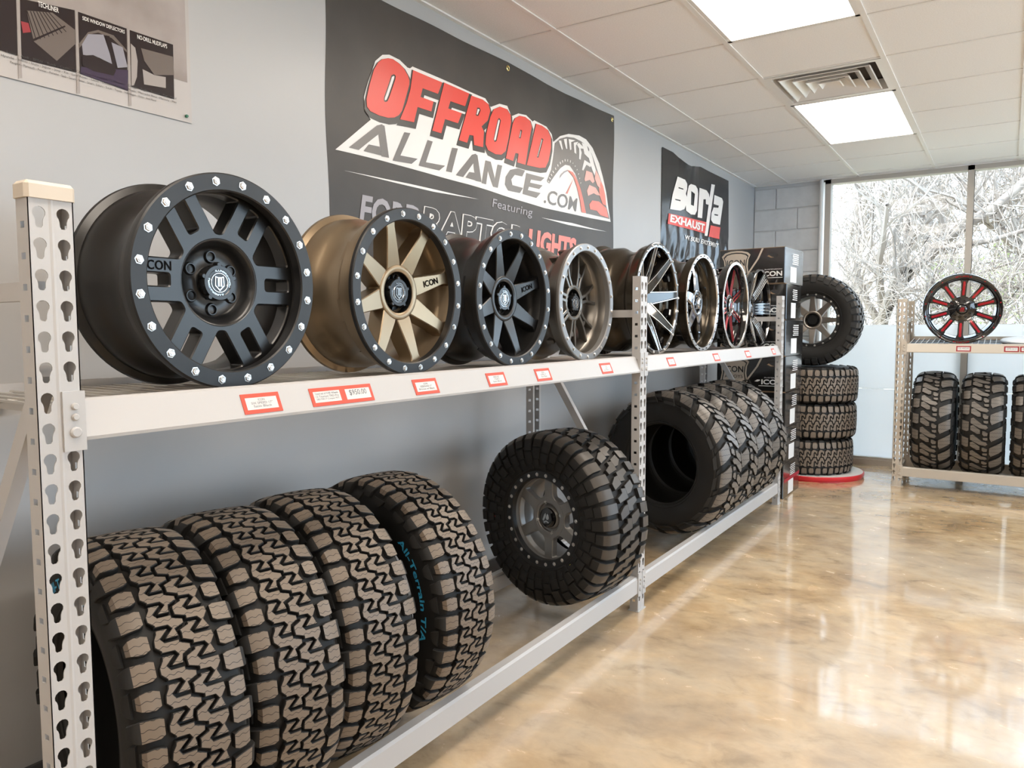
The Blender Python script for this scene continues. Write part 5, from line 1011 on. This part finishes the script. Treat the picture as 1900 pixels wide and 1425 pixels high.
for z, a, b, s in ((1.938, -2.19, -1.725, 'Acura - Audi - BMW - Buick - Cadillac - Chevrolet - Chrysler - Daewoo - Dodge - Eagle - Ferrari - Fiat - Ford'), (1.927, -2.20, -1.725, 'Hyundai - Infiniti - Isuzu - Jaguar - Jeep - Kia - Land Rover - Lexus - Lincoln - Maserati - Mazda - Mercedes Benz - Mercury - Mini'), (1.916, -2.18, -1.79, 'Peugeot - Plymouth - Pontiac - Porsche - Saab - Saturn - Scion - Smart - Subaru - Suzuki - Toyota - Volkswagen - Volvo - And More!')):
    quad_text(s, [(a, z), (b, z), (b, z+.0075), (a, z+.0075)], .0026, 'print_ink', pp, flat_)
py, pz = ART['pin']
c = MB().lathe([(0, .006), (.004, .006), (.005, .003), (.004, -.004)], 14, ); c.v = [(z+.006, x+py, y+pz) for x, y, z in c.v]; c.build('push_pin', 'pin_green', pp, 40)

# ================================================================== OUTSIDE
gr = MB().add([(-30, YF+.3, -.25), (40, YF+.3, -.25), (40, 60, .3), (-30, 60, .3)], [(0, 1, 2, 3)]).build('ground_outside', 'ground_straw'); struct(gr)
def tree_mesh(rng, paths, levels, spread, dens, tw):
    """recursive bare branches; paths: list of (points, r0, r1) main limbs"""
    mb = MB(); stack = [(p, r0, r1, 0) for p, r0, r1 in paths]
    while stack:
        p, r0, r1, lv = stack.pop()
        n = len(p); mb.tube(p, [r0+(r1-r0)*i/(n-1) for i in range(n)], 5 if lv < 2 else 3, cap=False)
        if lv >= levels: continue
        Ltot = sum((Vector(b)-Vector(a)).length for a, b in zip(p[:-1], p[1:]))
        for _ in range(max(2, int(Ltot*dens[lv]))):
            i = rng.randrange(0 if lv else min(1, n-2), n-1); t = rng.random(); a, b = Vector(p[i]), Vector(p[i+1]); q = a.lerp(b, t); d = (b-a).normalized()
            rd = Vector((rng.uniform(-1, 1), rng.uniform(-1, 1)*.8, rng.uniform(-.35, 1))).normalized()
            d = (d*.55+rd*spread).normalized(); L = Ltot*rng.uniform(.28, .55) if lv < 2 else rng.uniform(.25, .7)
            pts = [q]; k = 4 if lv < 2 else 3
            for j in range(k):
                d = (d+Vector((rng.uniform(-.35, .35), rng.uniform(-.3, .3), rng.uniform(-.3, .35)))).normalized(); pts.append(pts[-1]+d*L/k)
            rr0 = max((r0+(r1-r0)*(i+t)/(n-1))*rng.uniform(.4, .65), tw); stack.append((pts, rr0, max(rr0*.35, tw*.7), lv+1))
    return mb
def tree(name, label, seed, base, paths, levels=3, spread=.8, dens=(3.2, 6, 6), tw=.006, m='bark'):
    rng = random.Random(seed); t = thing(name, label, 'tree', base, 'bare trees outside the window')
    b = Vector(base); P = [([Vector(q)-b for q in p], r0, r1) for p, r0, r1 in paths]
    tr_ = MB()
    for p, r0, r1 in P: tr_.tube(p, [r0+(r1-r0)*i/(len(p)-1) for i in range(len(p))], 9)
    tr_.build('trunk', 'bark', t, 60)
    mb = tree_mesh(rng, P, levels, spread, dens, tw); o = mb.build('branches', 'twig', t, 60, rec=False); o['kind'] = 'stuff'
    return t
tree('bare_tree', 'bare tree with thick trunk leaning right across the window', 3, (.62, 8.0, -.2), [([(.62, 8, -.2), (.66, 8, .8), (.70, 8, 1.35), (1.04, 8.05, 2.0), (1.50, 8.1, 2.46), (1.95, 8.1, 2.75), (2.6, 8.2, 3.4)], .13, .045), ([(.75, 8, 1.4), (.90, 8.1, 1.9), (.97, 8.1, 2.3), (.95, 8.1, 2.9), (1.2, 8.2, 3.8)], .07, .025), ([(1.04, 8.05, 2.0), (1.35, 7.9, 2.25), (1.9, 7.8, 2.3), (2.6, 7.8, 2.5)], .055, .02)], dens=(2.6, 4.5, 4.5), tw=.0045)
tree('bare_tree', 'slim upright bare tree left of the leaning trunk', 5, (.15, 8.8, -.2), [([(.15, 8.8, -.2), (.2, 8.8, 1.2), (.28, 8.8, 2.4), (.2, 8.9, 3.6), (.3, 8.9, 5)], .09, .03)], dens=(3.2, 5, 4.5), tw=.005)
tree('bare_tree', 'bare tree with wide limbs beyond the right window pane', 8, (2.9, 8.6, -.2), [([(2.9, 8.6, -.2), (2.75, 8.6, 1.2), (2.4, 8.6, 2.1), (1.9, 8.6, 2.6), (1.4, 8.7, 3.4)], .11, .03), ([(2.7, 8.6, 1.4), (2.6, 8.5, 2.4), (2.2, 8.5, 3.2), (2.3, 8.5, 4.2)], .06, .02)], dens=(2.6, 4.5, 4.5), tw=.005)
rng = random.Random(11)
far_l = ['pale bare tree far behind the leaning trunk', 'pale bare tree far beyond the left window edge', 'pale bare tree far beyond the window mullion', 'pale bare tree far beyond the right pane', 'distant bare tree at the right of the window', 'distant bare tree between the two window panes']
for k, (x, y) in enumerate(((.9, 11.5), (-.3, 11), (1.9, 12), (2.9, 11.3), (4.0, 10.2), (1.4, 13.5))):
    h = rng.uniform(4.2, 5.5); tree('bare_tree', far_l[k], 20+k, (x, y, -.1), [([(x, y, -.1), (x+rng.uniform(-.2, .2), y, h*.3), (x+rng.uniform(-.4, .4), y, h*.6), (x+rng.uniform(-.6, .6), y, h)], .08, .02), ([(x, y, .6), (x+rng.uniform(-.9, .9), y+.2, 1.9), (x+rng.uniform(-1.3, 1.3), y, 3.2)], .05, .015)], dens=(3.2, 5, 4), tw=.007)
bush_l = ['tangled leafless bush left of the leaning trunk', 'tangled leafless bush right of the leaning trunk', 'tangled leafless bush behind the red-spoked wheel', 'tangled leafless bush at the right of the window']
for k, (x, y) in enumerate(((.25, 7.2), (1.2, 7.4), (1.9, 7.3), (2.7, 7.5))):
    ps = [([(x+rng.uniform(-.15, .15), y, -.2), (x+rng.uniform(-.5, .5), y+rng.uniform(-.2, .2), .9), (x+rng.uniform(-.7, .7), y+rng.uniform(-.3, .3), rng.uniform(1.6, 2.0))], .02, .008) for _ in range(7)]
    t = tree('bare_shrub', bush_l[k], 40+k, (x, y, -.2), ps, levels=2, dens=(5, 5), tw=.005); t['category'] = 'shrub'; t['group'] = 'leafless bushes outside the window'
# light green foliage behind
for k, (x, y, z, r) in enumerate(((2.35, 9.9, 2.0, .75), (1.55, 10.3, 1.9, .6))):
    t = thing('leafy_shrub', ['light green leafy shrub beyond the red-spoked wheel', 'small light green leafy shrub behind the leaning trunk'][k], 'shrub', (x, y, -.1), 'green shrubs outside the window')
    MB().tube([(0, 0, 0), (.05, 0, 1), (0, 0, z)], [.04, .03, .015], 6).build('stem', 'bark', t, 60)
    mb = MB(); rg = random.Random(60+k)
    for _ in range(1500):
        d = Vector((rg.gauss(0, 1), rg.gauss(0, 1), rg.gauss(0, 1))).normalized()*r*rg.random()**.5; c = d+Vector((0, 0, z)); a = Vector((rg.uniform(-1, 1), rg.uniform(-1, 1), rg.uniform(-1, 1))).normalized(); b = a.orthogonal().normalized(); s = rg.uniform(.02, .045)
        mb.add([c-a*s, c+b*s*.4, c+a*s, c-b*s*.4], [(0, 1, 2, 3)])
    o = mb.build('leaves', 'leaf', t, rec=False); o['kind'] = 'stuff'
